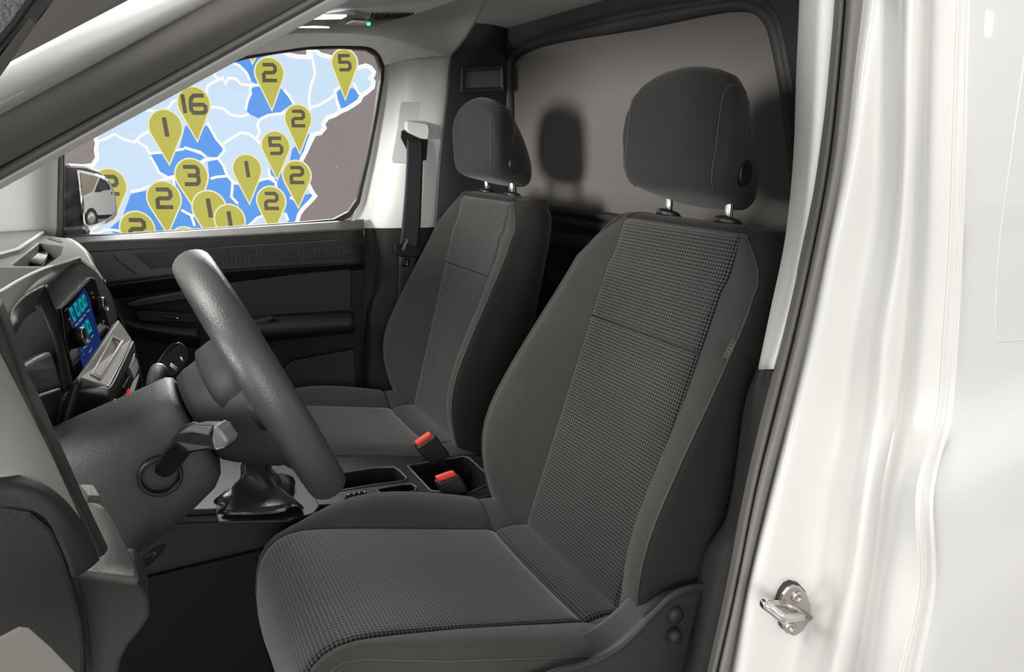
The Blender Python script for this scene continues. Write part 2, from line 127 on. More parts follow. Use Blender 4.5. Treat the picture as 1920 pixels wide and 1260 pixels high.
 'hoodband': [[(-0.122,0.69,1.249),(-0.108,0.77,1.243),(-0.109,0.83,1.246),(-0.107,0.92,1.243),(-0.103,1.08,1.227)],[(-0.118,0.69,1.231),(-0.104,0.78,1.238),(-0.107,0.84,1.235),(-0.11,0.93,1.226),(-0.112,1.04,1.211)],[(-0.125,0.75,1.211),(-0.112,0.84,1.22),(-0.113,0.9,1.217),(-0.116,0.99,1.208),(-0.117,1.08,1.196)]],
 'hoodright': [[(-0.105,1.1,1.224),(-0.102,1.11,1.203),(-0.097,1.11,1.18),(-0.095,1.1,1.139),(-0.089,1.07,1.087)],[(-0.12,1.1,1.2),(-0.113,1.1,1.194),(-0.109,1.1,1.176),(-0.102,1.09,1.139),(-0.1,1.06,1.089)]],
 'binwall': [(-0.198,1.115,1.225),(-0.119,1.115,1.209),(-0.101,1.115,1.181),(-0.099,1.115,1.144),(-0.097,1.115,1.076),(-0.088,1.115,1.051),(-0.113,1.115,0.862),(-0.168,1.115,0.876),(-0.215,1.115,1.116)],
 'binback': [(-0.24,1.353,1.188),(-0.24,2.232,1.036),(-0.24,1.588,0.654),(-0.24,1.072,0.917)],
 'binshelf': [(-0.12,0.9,1.17),(-0.114,1,1.155),(-0.107,1.08,1.142),(-0.103,1.07,1.119),(-0.1,1.06,1.095),(-0.115,0.93,1.127)],
 'binfoot': [(-0.115,0.93,1.127),(-0.099,1.05,1.098),(-0.108,1.05,1.061),(-0.117,1.05,1.029),(-0.106,0.92,1.083)],
 'strip': [[(-0.087,1.05,1.095),(-0.098,1.04,1.074),(-0.106,1.03,1.053),(-0.109,1,1.044),(-0.105,0.97,1.04),(-0.097,0.93,1.034)],[(-0.078,1.05,1.106),(-0.091,1.03,1.076),(-0.099,1.02,1.055),(-0.102,0.99,1.042),(-0.1,0.96,1.036),(-0.093,0.92,1.031)]],
 'L1': [(-0.105,0.67,1.277),(-0.098,0.66,1.246),(-0.095,0.655,1.233),(-0.086,0.645,1.203),(-0.078,0.635,1.179),(-0.071,0.62,1.149),(-0.061,0.61,1.12),(-0.054,0.6,1.087)],
 'endband': [[(-0.104,0.665,1.278),(-0.098,0.655,1.247),(-0.094,0.65,1.234),(-0.085,0.64,1.205),(-0.078,0.63,1.181),(-0.07,0.615,1.151),(-0.06,0.605,1.123),(-0.052,0.595,1.089)],[(-0.099,0.672,1.28),(-0.094,0.662,1.256),(-0.092,0.66,1.244),(-0.086,0.65,1.212),(-0.079,0.64,1.189),(-0.069,0.625,1.153),(-0.059,0.615,1.12),(-0.049,0.6,1.088)],[(-0.1,0.7,1.278),(-0.096,0.7,1.259),(-0.095,0.7,1.245),(-0.09,0.69,1.218),(-0.083,0.68,1.196),(-0.072,0.66,1.159),(-0.061,0.645,1.119),(-0.048,0.62,1.082)]],
 'endtop': [[(-0.139,0.6,1.266),(-0.132,0.58,1.233),(-0.129,0.565,1.204),(-0.125,0.56,1.187),(-0.121,0.56,1.176)],[(-0.118,0.62,1.269),(-0.112,0.6,1.231),(-0.106,0.585,1.2),(-0.098,0.575,1.18),(-0.094,0.575,1.169)],[(-0.11,0.645,1.268),(-0.102,0.625,1.23),(-0.09,0.605,1.195),(-0.081,0.595,1.17),(-0.073,0.585,1.149)],[(-0.106,0.668,1.275),(-0.095,0.653,1.233),(-0.083,0.638,1.193),(-0.068,0.618,1.147),(-0.053,0.598,1.088)]],
 'endlow': [[(-0.13,0.562,1.191),(-0.099,0.576,1.177),(-0.082,0.58,1.166),(-0.069,0.585,1.148),(-0.059,0.592,1.12),(-0.053,0.598,1.086)],[(-0.13,0.555,1.184),(-0.099,0.565,1.172),(-0.082,0.568,1.163),(-0.07,0.572,1.146),(-0.062,0.58,1.117),(-0.058,0.588,1.087)],[(-0.133,0.56,1.169),(-0.1,0.566,1.16),(-0.083,0.567,1.152),(-0.073,0.569,1.134),(-0.069,0.572,1.109),(-0.068,0.574,1.089)]],
 'endcap': [(-0.137,0.572,1.162),(-0.102,0.572,1.156),(-0.085,0.572,1.148),(-0.074,0.572,1.131),(-0.07,0.572,1.109),(-0.068,0.572,1.085),(-0.066,0.572,1.052),(-0.067,0.572,1.029),(-0.074,0.572,0.976),(-0.161,0.572,1.013)],
 'knee': [(-0.07,0.6,1.074),(-0.064,0.6,1.073),(-0.027,0.6,1.057),(-0.023,0.6,1.047),(-0.021,0.6,1.036),(-0.022,0.6,1.022),(-0.031,0.6,1.011),(-0.04,0.6,1.002),(-0.047,0.6,0.99),(-0.055,0.6,0.962),(-0.076,0.6,0.955),(-0.07,0.6,1.011),(-0.069,0.6,1.043)],
 'kneetop': [[(-0.072,0.605,1.073),(-0.064,0.6,1.074),(-0.027,0.6,1.058)],[(-0.063,0.63,1.074),(-0.048,0.63,1.072),(-0.031,0.63,1.057)],[(-0.064,0.7,1.089),(-0.054,0.69,1.09),(-0.046,0.68,1.086)]],
 'kneeknob': [(-0.07,0.72,1.1),(-0.066,0.72,1.1),(-0.06,0.7,1.096),(-0.061,0.7,1.089),(-0.067,0.71,1.089)],
 'ddoor': [(-0.115,0.4,1.165),(-0.081,0.4,1.161),(-0.072,0.4,1.164),(-0.068,0.4,1.162),(-0.06,0.4,1.147),(-0.051,0.4,1.127),(-0.044,0.4,1.104),(-0.122,0.4,1.124)],
 'dframe': [(-0.038,0.3,1.457),(-0.005,0.3,1.46),(-0.018,0.3,1.445),(-0.024,0.3,1.437),(-0.03,0.3,1.43),(-0.041,0.3,1.415),(-0.046,0.3,1.408)],
 'dframe_e': [(-0.006,0.31,1.462),(-0.002,0.31,1.463),(-0.017,0.31,1.447),(-0.023,0.31,1.438),(-0.031,0.31,1.427),(-0.043,0.31,1.411),(-0.042,0.31,1.416),(-0.031,0.31,1.432),(-0.025,0.31,1.439),(-0.019,0.31,1.446)],
 'pad': [(-0.4716,2.3536,1.1793),(-0.2957,2.3037,1.1818),(-0.2466,2.28,1.183),(-0.1979,2.1771,1.1881),(-0.1696,1.9633,1.1988),(-0.1643,1.7352,1.2102),(-0.1611,1.4245,1.2258),(-0.1768,1.3268,1.2307),(-0.2199,1.0504,1.2445)],
 'dtop': [(-0.594,2.3788,1.1781),(-0.2782,2.1601,1.189),(-0.1678,1.9407,1.2),(-0.117,1.7767,1.2082),(-0.0957,1.6558,1.2142),(-0.0677,1.4007,1.227),(-0.0541,1.2259,1.2357),(-0.0451,1.1045,1.2418),(-0.0699,1.2761,1.2332),(-0.1049,1.1299,1.2405),(-0.1258,0.9075,1.2516),(-0.1367,0.799,1.2571),(-0.177,0.6558,1.2642)],
 'tray': [(-0.151,1.2278,1.2356),(-0.156,1.6798,1.213),(-0.1089,1.5501,1.2195),(-0.0996,1.3407,1.23),(-0.1061,1.1605,1.239),(-0.1419,1.1889,1.2376)],
 'trayrib': [(-0.1617,1.4609,1.204),(-0.1593,1.686,1.1927),(-0.1402,1.6438,1.1948),(-0.1314,1.408,1.2066)],
 'recess': [(-0.2028,1.0376,1.2451),(-0.158,1.1717,1.2384),(-0.1068,1.1242,1.2408),(-0.1171,1.006,1.2467),(-0.127,0.9174,1.2511),(-0.1478,0.7308,1.2605)],
 'defrost': [(-0.1527,1.8105,1.2065),(-0.1516,1.8463,1.2047),(-0.1196,1.7103,1.2115),(-0.1145,1.6419,1.2149),(-0.1201,1.6471,1.2146),(-0.1478,1.7705,1.2085)],
 'dend': [[(-0.12,1.95,1.187),(-0.103,1.94,1.174),(-0.086,1.93,1.151),(-0.077,1.92,1.119),(-0.067,1.91,1.095)],[(-0.127,1.9,1.193),(-0.108,1.85,1.182),(-0.09,1.78,1.169),(-0.073,1.7,1.153),(-0.06,1.66,1.133)],[(-0.113,1.7,1.192),(-0.099,1.66,1.191),(-0.085,1.6,1.191),(-0.069,1.55,1.175),(-0.056,1.52,1.153)]],
 'dglove': [[(-0.056,1.6,1.144),(-0.041,1.58,1.099),(-0.026,1.56,1.043),(-0.012,1.54,0.977),(-0.017,1.52,0.907),(-0.033,1.5,0.806)],[(-0.064,1.92,1.093),(-0.061,1.9,1.039),(-0.06,1.88,0.974),(-0.059,1.86,0.895),(-0.065,1.84,0.81),(-0.078,1.84,0.679)]],
 'shelf_top': [(-0.09,1.08,1.086),(-0.034,1.42,1.102),(-0.017,1.42,1.063),(-0.019,1.4,1.059),(-0.049,1.13,1.069),(-0.059,1.12,1.07),(-0.08,1.09,1.094)],
 'shelf_inset': [(-0.044,1.34,1.094),(-0.028,1.35,1.081),(-0.058,1.13,1.08),(-0.07,1.12,1.092)],
 'shelf_in2': [(-0.043,1.335,1.091),(-0.033,1.34,1.082),(-0.059,1.135,1.084),(-0.067,1.13,1.091)],
 'shelf_front': [[(-0.09,1.08,1.085),(-0.081,1.09,1.083),(-0.059,1.12,1.071),(-0.05,1.14,1.065),(-0.035,1.28,1.059),(-0.017,1.42,1.06)],[(-0.092,1.07,1.078),(-0.08,1.08,1.073),(-0.06,1.1,1.061),(-0.053,1.12,1.053),(-0.035,1.27,1.044),(-0.016,1.42,1.045)],[(-0.1,1.06,1.049),(-0.087,1.08,1.046),(-0.071,1.1,1.039),(-0.061,1.12,1.041),(-0.038,1.28,1.034),(-0.019,1.43,1.033)]],
 'hvac': [(-0.052,1.13,1.052),(-0.019,1.41,1.046),(-0.013,1.41,1.027),(-0.012,1.4,1.005),(-0.016,1.36,0.993),(-0.027,1.25,1.004),(-0.05,1.15,1.018),(-0.061,1.12,1.024),(-0.063,1.12,1.033)],
 'hvac_btn': [(-0.038,1.22,1.036),(-0.029,1.3,1.031),(-0.022,1.3,1.024),(-0.031,1.22,1.026)],
 'hazard': [(-0.033,1.218,1.029),(-0.03,1.235,1.029),(-0.029,1.212,1.024),(-0.032,1.208,1.023)],
 'hvac_bars': [[(-0.054,1.125,1.044),(-0.035,1.29,1.037)],[(-0.052,1.125,1.038),(-0.047,1.16,1.038)],[(-0.049,1.13,1.03),(-0.042,1.17,1.032)],[(-0.017,1.4,1.041),(-0.03,1.3,1.036)]],
 'hvac_vent': [(-0.028,1.32,1.039),(-0.019,1.38,1.043),(-0.015,1.38,1.033),(-0.014,1.36,1.025),(-0.022,1.3,1.024),(-0.028,1.31,1.029)],
 'kneeleft': [[(-0.106,1.06,1.046),(-0.087,1.08,1.043),(-0.063,1.1,1.04)],[(-0.109,1.04,1.014),(-0.092,1,1.026),(-0.068,0.98,1.053)],[(-0.103,1,0.992),(-0.088,0.96,1.002),(-0.072,0.94,1.025)],[(-0.099,0.96,0.966),(-0.085,0.93,0.977),(-0.073,0.92,0.985)]],
 'stalk_arm': [(-0.01,0.855,1.039),(-0.002,0.845,1.058),(0.009,0.825,1.08),(0.017,0.8,1.099),(0.026,0.78,1.108),(0.038,0.78,1.1),(0.03,0.81,1.073),(0.022,0.83,1.055),(0.014,0.845,1.04),(0.004,0.855,1.029)],
 'stalk_head': [(0.016,0.775,1.106),(0.019,0.77,1.116),(0.026,0.765,1.122),(0.033,0.76,1.126),(0.05,0.73,1.133),(0.052,0.727,1.13),(0.054,0.724,1.122),(0.053,0.724,1.114),(0.048,0.726,1.107),(0.043,0.732,1.106),(0.031,0.75,1.1),(0.024,0.765,1.093),(0.018,0.77,1.096)],
 'stalk_end': [(0.05,0.722,1.135),(0.053,0.72,1.134),(0.056,0.715,1.13),(0.061,0.712,1.121),(0.061,0.712,1.118),(0.056,0.715,1.112),(0.052,0.72,1.109),(0.048,0.722,1.109),(0.047,0.722,1.12)],
 'ring': [(-0.001,0.872,1.036)],
 'stalk_top': [(0.02,0.766,1.116),(0.026,0.76,1.123),(0.032,0.756,1.126),(0.048,0.724,1.134),(0.046,0.724,1.13),(0.044,0.727,1.124),(0.032,0.748,1.122)],
 'wstalk': [(0.004,1.08,1.072),(0.009,1.1,1.081),(0.015,1.12,1.085)],
 'whead': [(0.008,1.13,1.087),(0.015,1.14,1.094),(0.032,1.16,1.108),(0.04,1.17,1.112),(0.048,1.18,1.11),(0.056,1.18,1.103),(0.06,1.17,1.094),(0.058,1.16,1.086),(0.048,1.14,1.078),(0.033,1.12,1.073),(0.021,1.12,1.078),(0.011,1.12,1.083)],
 'wprint': [(0.031,1.128,1.092),(0.039,1.128,1.084),(0.03,1.126,1.09),(0.038,1.126,1.081),(0.046,1.145,1.095),(0.048,1.142,1.09),(0.047,1.165,1.103)],
 'lever': [(-0.04,0.85,0.937),(-0.028,0.84,0.95),(-0.017,0.83,0.957),(-0.016,0.83,0.952),(-0.027,0.84,0.935),(-0.035,0.85,0.927)],
 'boot_ring': [(0.0794,1.1648,0.8281),(0.0864,1.2054,0.8267),(0.1005,1.226,0.8239),(0.1847,1.2957,0.8071),(0.2023,1.2651,0.8035),(0.2044,1.1842,0.8031),(0.1988,1.1485,0.8042),(0.1809,1.132,0.8078),(0.0847,1.1425,0.8271)],
 'bootframe': [(0.0696,1.1561,0.8281),(0.0798,1.2211,0.826),(0.0977,1.2531,0.8225),(0.1799,1.3237,0.806),(0.2294,1.3058,0.7961),(0.2393,1.2194,0.7941),(0.2366,1.1681,0.7947),(0.2212,1.14,0.7978),(0.1781,1.1186,0.8064),(0.0709,1.1252,0.8278)],
 'cup1': [(0.3109,1.3117,0.7778),(0.3819,1.3361,0.7636),(0.4245,1.3401,0.7551),(0.4311,1.3227,0.7538),(0.4333,1.281,0.7533),(0.4224,1.2656,0.7555),(0.3561,1.2518,0.7688),(0.29,1.2318,0.782)],
 'cup2': [(0.3533,1.2295,0.7693),(0.4138,1.2505,0.7572),(0.4328,1.2518,0.7534),(0.4368,1.236,0.7526),(0.4283,1.2189,0.7543),(0.4093,1.2105,0.7581),(0.3618,1.2046,0.7676)],
 'bin': [(0.4571,1.3447,0.7486),(0.6055,1.3962,0.7189),(0.6167,1.3862,0.7167),(0.6153,1.2538,0.7169),(0.533,1.2007,0.7334),(0.4589,1.2166,0.7482)],
 'sw': [(0.2961,1.2104,0.7838),(0.3329,1.2219,0.7764),(0.3329,1.2051,0.7764),(0.2846,1.1928,0.7861)],
 'cside': [(-0.1129,1.1265,0.8626),(0.1972,1.1509,0.8006)],
 'buckD': [(0.465,1.21,0.784),(0.504,1.21,0.789),(0.505,1.2,0.784),(0.466,1.2,0.768)],
 'buckP': [(0.488,1.385,0.782),(0.524,1.385,0.8),(0.525,1.375,0.795),(0.488,1.375,0.776)],
 'sidetrim': [[(0.345,0.66,0.763),(0.401,0.66,0.767),(0.436,0.66,0.763),(0.477,0.66,0.767),(0.511,0.66,0.78),(0.547,0.66,0.802),(0.577,0.66,0.819),(0.614,0.66,0.82),(0.652,0.66,0.811)],[(0.335,0.64,0.775),(0.393,0.64,0.778),(0.431,0.64,0.773),(0.472,0.64,0.774),(0.505,0.64,0.786),(0.538,0.64,0.808),(0.568,0.64,0.825),(0.6,0.64,0.827),(0.633,0.64,0.82)]],
 'recl': [(0.577,0.645,0.8),(0.575,0.64,0.771)],
 'tagD': [(0.657,0.672,1.132),(0.673,0.672,1.159),(0.678,0.67,1.156),(0.661,0.67,1.128)],
 'tagP': [(0.69,1.862,1.115),(0.708,1.862,1.143),(0.713,1.86,1.139),(0.697,1.86,1.109)],
 'mir_n': [(0.8058,-0.5919,0.02)],
 'mir_h': [(-0.1211,2.133,1.3471),(-0.1068,2.1526,1.3515),(-0.0741,2.197,1.3475),(-0.0444,2.2369,1.3325),(-0.0233,2.2648,1.3049),(-0.0177,2.2711,1.2679),(-0.0257,2.258,1.2023),(-0.0368,2.2426,1.1942),(-0.0986,2.1579,1.1767),(-0.1415,2.0996,1.1826),(-0.1342,2.1123,1.2589)],
 'mir_g': [(-0.099,2.1627,1.3356),(-0.083,2.1844,1.3308),(-0.0544,2.223,1.3196),(-0.0357,2.2478,1.3045),(-0.0267,2.2592,1.2772),(-0.0244,2.2613,1.2446),(-0.0316,2.2501,1.2061),(-0.0977,2.1595,1.1846),(-0.1019,2.1557,1.2415)],
 'board_o': [(1.9922,3.8107,1.4)],
 'board_r': [(0.8862,-0.4633,0)],
 'b_corner': [(-3.2716,1.149),(-0.4729,-1.4205)],
 'coast': [(-2.3472,0.1012),(-2.3431,0.1781),(-2.31,0.2542),(-2.2272,0.3484),(-2.0653,0.4508),(-1.8414,0.5153),(-1.6906,0.5518),(-1.5431,0.561),(-1.4462,0.5518),(-1.3713,0.5153),(-1.355,0.4766),(-1.3152,0.4831),(-1.2657,0.4877),(-1.2376,0.4711),(-1.1795,0.46),(-1.1207,0.4582),(-1.1215,0.4877),(-1.1031,0.4987),(-1.0792,0.4895),(-1.0559,0.4711),(-1.0027,0.4582),(-0.9452,0.4323),(-0.8883,0.3951),(-0.8433,0.4044),(-0.8084,0.4137),(-0.7842,0.4044),(-0.7656,0.3812),(-0.7715,0.3625),(-0.7869,0.3484),(-0.77,0.3297),(-0.7763,0.3015),(-0.8053,0.2779),(-0.8414,0.2542),(-0.8557,0.2277),(-0.8888,0.2067),(-0.9249,0.1857),(-0.9587,0.1733),(-0.9971,0.1512),(-1.0381,0.1378),(-1.0652,0.106),(-1.0588,0.0818),(-1.0837,0.0547),(-1.1196,0.0469),(-1.1539,-0.0107),(-1.2001,-0.0894),(-1.2109,-0.1241),(-1.1786,-0.2139),(-1.1503,-0.2794),(-1.1381,-0.2967),(-1.1658,-0.3251),(-1.2101,-0.3659),(-1.2386,-0.4018),(-1.2559,-0.4533),(-1.296,-0.5415),(-1.4495,-0.6255),(-1.6648,-0.6784),(-1.8791,-0.7103),(-2.0467,-0.6996),(-2.1774,-0.7316),(-2.2612,-0.6466),(-2.3546,-0.5624),(-2.4528,-0.5186),(-2.5345,-0.4378),(-2.4861,-0.2542),(-2.4885,-0.134),(-2.4003,-0.1241),(-2.367,-0.0845),(-2.367,-0.0352),(-2.355,-0.0009),(-2.3601,0.0186)],
 'blue': [[(-1.5459,0.4323),(-1.4954,0.4462),(-1.4432,0.4785),(-1.4373,0.5427),(-1.3721,0.5061),(-1.355,0.4766),(-1.3724,0.4462),(-1.4089,0.423),(-1.4246,0.3578),(-1.4187,0.3128),(-1.4544,0.3344),(-1.4674,0.3765),(-1.5034,0.4137)],[(-1.4581,0.2939),(-1.4089,0.3109),(-1.2864,0.2921),(-1.2454,0.2448),(-1.2204,0.2067),(-1.2645,0.1924),(-1.312,0.1608),(-1.3933,0.1474),(-1.417,0.1282),(-1.4776,0.157),(-1.4957,0.1781),(-1.4812,0.2258),(-1.4529,0.2637)],[(-0.9849,0.2684),(-0.9535,0.2939),(-0.884,0.2939),(-0.8393,0.2571),(-0.8783,0.2162),(-0.9555,0.1762)],[(-1.8493,0.0867),(-1.8239,0.106),(-1.72,0.0915),(-1.6685,0.004),(-1.6366,-0.0401),(-1.6726,-0.0845),(-1.7376,-0.0746),(-1.7751,-0.045),(-1.859,-0.0254),(-1.9018,-0.045),(-1.8809,0.004)],[(-2.066,-0.0598),(-1.989,-0.0529),(-1.865,-0.0332),(-1.7478,-0.0746),(-1.7804,-0.0943),(-1.8222,-0.1042),(-1.9214,-0.1689),(-1.9752,-0.1919),(-2.023,-0.1639),(-2.0414,-0.1062)],[(-1.7408,-0.1042),(-1.668,-0.0894),(-1.6471,-0.134),(-1.6447,-0.1819),(-1.7406,-0.1989)],[(-1.9477,-0.2189),(-1.9021,-0.1789),(-1.7406,-0.1989),(-1.6448,-0.1839),(-1.5895,-0.224),(-1.6227,-0.3027),(-1.5852,-0.3404),(-1.6164,-0.3966),(-1.744,-0.4275),(-1.8565,-0.412),(-1.9178,-0.3149)],[(-1.6002,-0.229),(-1.3976,-0.1989),(-1.3592,-0.229),(-1.3672,-0.2643),(-1.4247,-0.3353),(-1.4624,-0.412),(-1.5404,-0.4708),(-1.6006,-0.4481),(-1.5852,-0.3404),(-1.6193,-0.2997)],[(-1.1343,0.0508),(-1.2001,-0.0894),(-1.2136,-0.1062),(-1.2733,-0.1141),(-1.2519,-0.0352),(-1.1703,0.043)],[(-1.389,-0.134),(-1.2733,-0.1141),(-1.2544,-0.134),(-1.2726,-0.3048),(-1.3095,-0.3149),(-1.3672,-0.2643),(-1.3587,-0.224),(-1.3959,-0.1789)],[(-1.3672,-0.2643),(-1.3095,-0.3149),(-1.2726,-0.3048),(-1.2152,-0.2946),(-1.1503,-0.2794),(-1.1381,-0.2967),(-1.2101,-0.3659),(-1.2559,-0.4533),(-1.306,-0.4688),(-1.3151,-0.3864),(-1.3798,-0.4172),(-1.4516,-0.4069),(-1.4247,-0.3353)],[(-2.3541,-0.4843),(-2.2727,-0.4223),(-2.2025,-0.2845),(-2.0865,-0.2623),(-1.9884,-0.2159),(-1.9375,-0.2189),(-1.9178,-0.3149),(-1.8565,-0.412),(-1.8529,-0.4739),(-2.0197,-0.5624),(-2.2058,-0.6255),(-2.3458,-0.4999)],[(-1.8565,-0.412),(-1.744,-0.4275),(-1.6164,-0.3966),(-1.5407,-0.4739),(-1.6565,-0.5939),(-1.8697,-0.6255),(-1.9674,-0.5624),(-1.8529,-0.4739)]],
 'lines': [[(-2.3555,0.0089),(-2.3138,0.0186),(-2.249,0.0479),(-2.2026,0.0186),(-2.1439,0.004),(-2.0984,0.043),(-2.0336,0.077)],[(-2.0748,0.2258),(-2.051,0.1781),(-1.982,0.1685),(-1.9298,0.1876),(-1.8952,0.2258),(-1.8437,0.24)],[(-2.0823,0.2448),(-2.0448,0.2258),(-2.0754,0.221)],[(-1.8401,0.3578),(-1.8131,0.3344),(-1.8311,0.3062),(-1.8648,0.3156)],[(-1.8311,0.3062),(-1.8322,0.2542)],[(-1.6512,0.4137),(-1.6511,0.3672),(-1.6342,0.3391),(-1.6972,0.3062),(-1.7067,0.2637)],[(-1.6342,0.3391),(-1.6085,0.3484),(-1.5945,0.3203),(-1.5739,0.3484),(-1.5347,0.3438),(-1.5077,0.3156),(-1.4585,0.3109)],[(-1.6988,0.1972),(-1.6593,0.1924),(-1.6198,0.1876),(-1.583,0.1541),(-1.5239,0.1445),(-1.4776,0.157)],[(-1.4201,0.1282),(-1.4379,0.0963),(-1.4258,0.0624),(-1.4499,0.0186)],[(-1.6392,-0.0058),(-1.5959,0.0235),(-1.5321,0.0576),(-1.4826,0.0479),(-1.4453,0.0138),(-1.417,-0.0107)],[(-1.6777,-0.0845),(-1.6511,-0.1241),(-1.6362,-0.1789),(-1.5997,-0.224)],[(-1.718,0.1108),(-1.6767,0.0235),(-1.6392,-0.0254),(-1.6381,-0.045),(-1.6777,-0.0845),(-1.7392,-0.0894),(-1.7825,-0.1141)],[(-1.1045,0.4785),(-1.0925,0.3672),(-1.1155,0.3203),(-1.1372,0.2258),(-1.1305,0.1781)],[(-1.1295,0.1924),(-1.0786,0.2067),(-1.0268,0.2353),(-0.9852,0.2637),(-0.989,0.2826),(-0.9321,0.3203)],[(-0.9852,0.2637),(-0.9686,0.1762)],[(-0.8823,0.325),(-0.8556,0.2684),(-0.8314,0.2542)],[(-2.1326,0.0138),(-2.0768,-0.0254),(-2.066,-0.0598)],[(-2.066,-0.0598),(-1.989,-0.0529),(-1.865,-0.0332)],[(-1.8641,-0.0254),(-1.7756,-0.0499),(-1.7478,-0.0746)],[(-2.0628,-0.0746),(-2.0385,-0.1241),(-2.023,-0.1639),(-1.9752,-0.1919),(-1.9334,-0.1839),(-1.901,-0.1689)],[(-2.2008,-0.2724),(-2.1375,-0.2592),(-2.0726,-0.234),(-2.0074,-0.2039),(-1.9345,-0.1939)],[(-1.4564,0.3344),(-1.4723,0.3765),(-1.5083,0.4137),(-1.5556,0.4341)],[(-1.4957,0.1781),(-1.4812,0.2258),(-1.4608,0.2637),(-1.4565,0.3109),(-1.4089,0.3109)],[(-1.2719,0.2873),(-1.2446,0.2542),(-1.2184,0.2067)],[(-1.4201,0.1282),(-1.373,0.1493),(-1.2921,0.1589),(-1.2605,0.1781)],[(-1.7304,-0.1989),(-1.6986,-0.1889),(-1.6367,-0.1839)],[(-1.6069,-0.2139),(-1.6225,-0.2997),(-1.5882,-0.3404)],[(-1.5997,-0.224),(-1.5181,-0.229),(-1.3974,-0.1959),(-1.3584,-0.2189),(-1.3589,-0.2643)],[(-1.9197,-0.3761),(-1.8662,-0.4069),(-1.7729,-0.4069)],[(-1.8662,-0.4069),(-1.8524,-0.4688)],[(-1.5401,-0.4688),(-1.484,-0.4223),(-1.4412,-0.4069)],[(-1.2829,-0.3048),(-1.2579,-0.3149),(-1.2255,-0.2946)],[(-1.3159,-0.3966),(-1.3036,-0.4378)],[(-1.9459,-0.2039),(-1.9416,-0.2542),(-1.9178,-0.3149)],[(-1.1343,0.0508),(-1.2001,-0.0894)],[(-1.2733,-0.1141),(-1.2129,-0.1241)],[(-1.3925,-0.139),(-1.3907,-0.1789),(-1.3622,-0.2039)],[(-2.4528,-0.5186),(-2.3756,-0.4895),(-2.2833,-0.4999)]],
 'pins': [((-1.3438,0.3765),0.081,(-1.3458,0.1762),'2'),((-0.9239,0.4277),0.072,(-0.9302,0.2334),'5'),((-1.4156,0.5883),0.073,(-1.4307,0.4212),''),((-1.7751,0.2115),0.0919,(-1.7775,0.0069),'16'),((-1.9468,0.0867),0.0955,(-1.9494,-0.1211),'1'),((-1.197,0.132),0.0763,(-1.201,-0.0598),'2'),((-1.3344,-0.0156),0.081,(-1.3396,-0.2039),'5'),((-1.5052,-0.144),0.0827,(-1.5098,-0.3404),'1'),((-2.2932,-0.234),0.0943,(-2.3046,-0.4429),'2'),((-1.9942,-0.3068),0.0979,(-1.9964,-0.5155),'2'),((-1.8203,-0.1789),0.0941,(-1.8081,-0.3966),'3'),((-1.737,-0.3608),0.0982,(-1.7341,-0.5834),'1'),((-1.6246,-0.4275),0.0882,(-1.6282,-0.6255),'1'),((-1.2188,-0.1759),0.0808,(-1.2232,-0.3608),'2'),((-1.3738,-0.32),0.0825,(-1.3832,-0.5207),'2'),((-2.1576,-0.4791),0.101,(-2.1719,-0.689),'2'),((-1.8877,-0.552),0.0858,(-1.8997,-0.753),'')],
}

# ------------------------------------------------------------------ helpers
def V(p): return Vector(p)
def link_mesh(name, me, mat, parent=None, smooth=True):
    o = bpy.data.objects.new(name, me); COL.objects.link(o)
    if mat: me.materials.append(mat)
    if smooth:
        for p in me.polygons: p.use_smooth = True
    if parent:
        o.parent = parent
        o.matrix_parent_inverse = Matrix.Translation(-Vector(parent.location)) if parent.parent is None and parent.type == 'EMPTY' else Matrix.Identity(4)
    return o
def tag(o, label=None, cat=None, group=None, kind=None):
    if label: o['label'] = label
    if cat: o['category'] = cat
    if group: o['group'] = group
    if kind: o['kind'] = kind
    return o
def empty(name, loc, label, cat, kind=None, group=None):
    o = bpy.data.objects.new(name, None); COL.objects.link(o); o.location = loc; o.empty_display_size = 0.05
    return tag(o, label, cat, group, kind)
def cr(pts, n):
    """Catmull-Rom resample to n points"""
    pts = [Vector(p) for p in pts]; k = len(pts)
    if k == 2: return [pts[0].lerp(pts[1], i/(n-1)) for i in range(n)]
    out = []
    for i in range(n):
        t = i/(n-1)*(k-1); j = min(int(t), k-2); f = t-j
        p1, p2 = pts[j], pts[j+1]
        p0 = pts[j-1] if j > 0 else p1*2-p2
        p3 = pts[j+2] if j+2 < k else p2*2-p1
        out.append(0.5*((2*p1)+(p2-p0)*f+(2*p0-5*p1+4*p2-p3)*f*f+(3*p1-p0-3*p2+p3)*f*f*f))
    return out
def grid_mesh(name, rows, closed_u=False, uv=None):
    nv, nu = len(rows), len(rows[0])
    verts = [tuple(p) for r in rows for p in r]; faces = []
    for v in range(nv-1):
        for u in range(nu if closed_u else nu-1):
            u2 = (u+1) % nu
            faces.append((v*nu+u, v*nu+u2, (v+1)*nu+u2, (v+1)*nu+u))
    me = bpy.data.meshes.new(name); me.from_pydata(verts, [], faces); me.update()
    return me
def solid(o, th, offset=0):
    m = o.modifiers.new('thickness', 'SOLIDIFY'); m.thickness = th; m.offset = offset; return o
def bevel(o, w, seg=2, ang=35):
    m = o.modifiers.new('round', 'BEVEL'); m.width = w; m.segments = seg; m.limit_method = 'ANGLE'; m.angle_limit = R(ang)
    m.harden_normals = False; return o
def loft(name, rows, mat, parent=None, nu=24, nv=24, th=0.004, offset=0, su=True, sv=True):
    rr = [cr(r, nu) if su else [Vector(p) for p in r] for r in rows]
    if sv:
        cols = [cr([r[i] for r in rr], nv) for i in range(len(rr[0]))]
        rr = [[c[j] for c in cols] for j in range(nv)]
    o = link_mesh(name, grid_mesh(name, rr), mat, parent)
    if th: solid(o, th, offset)
    return o
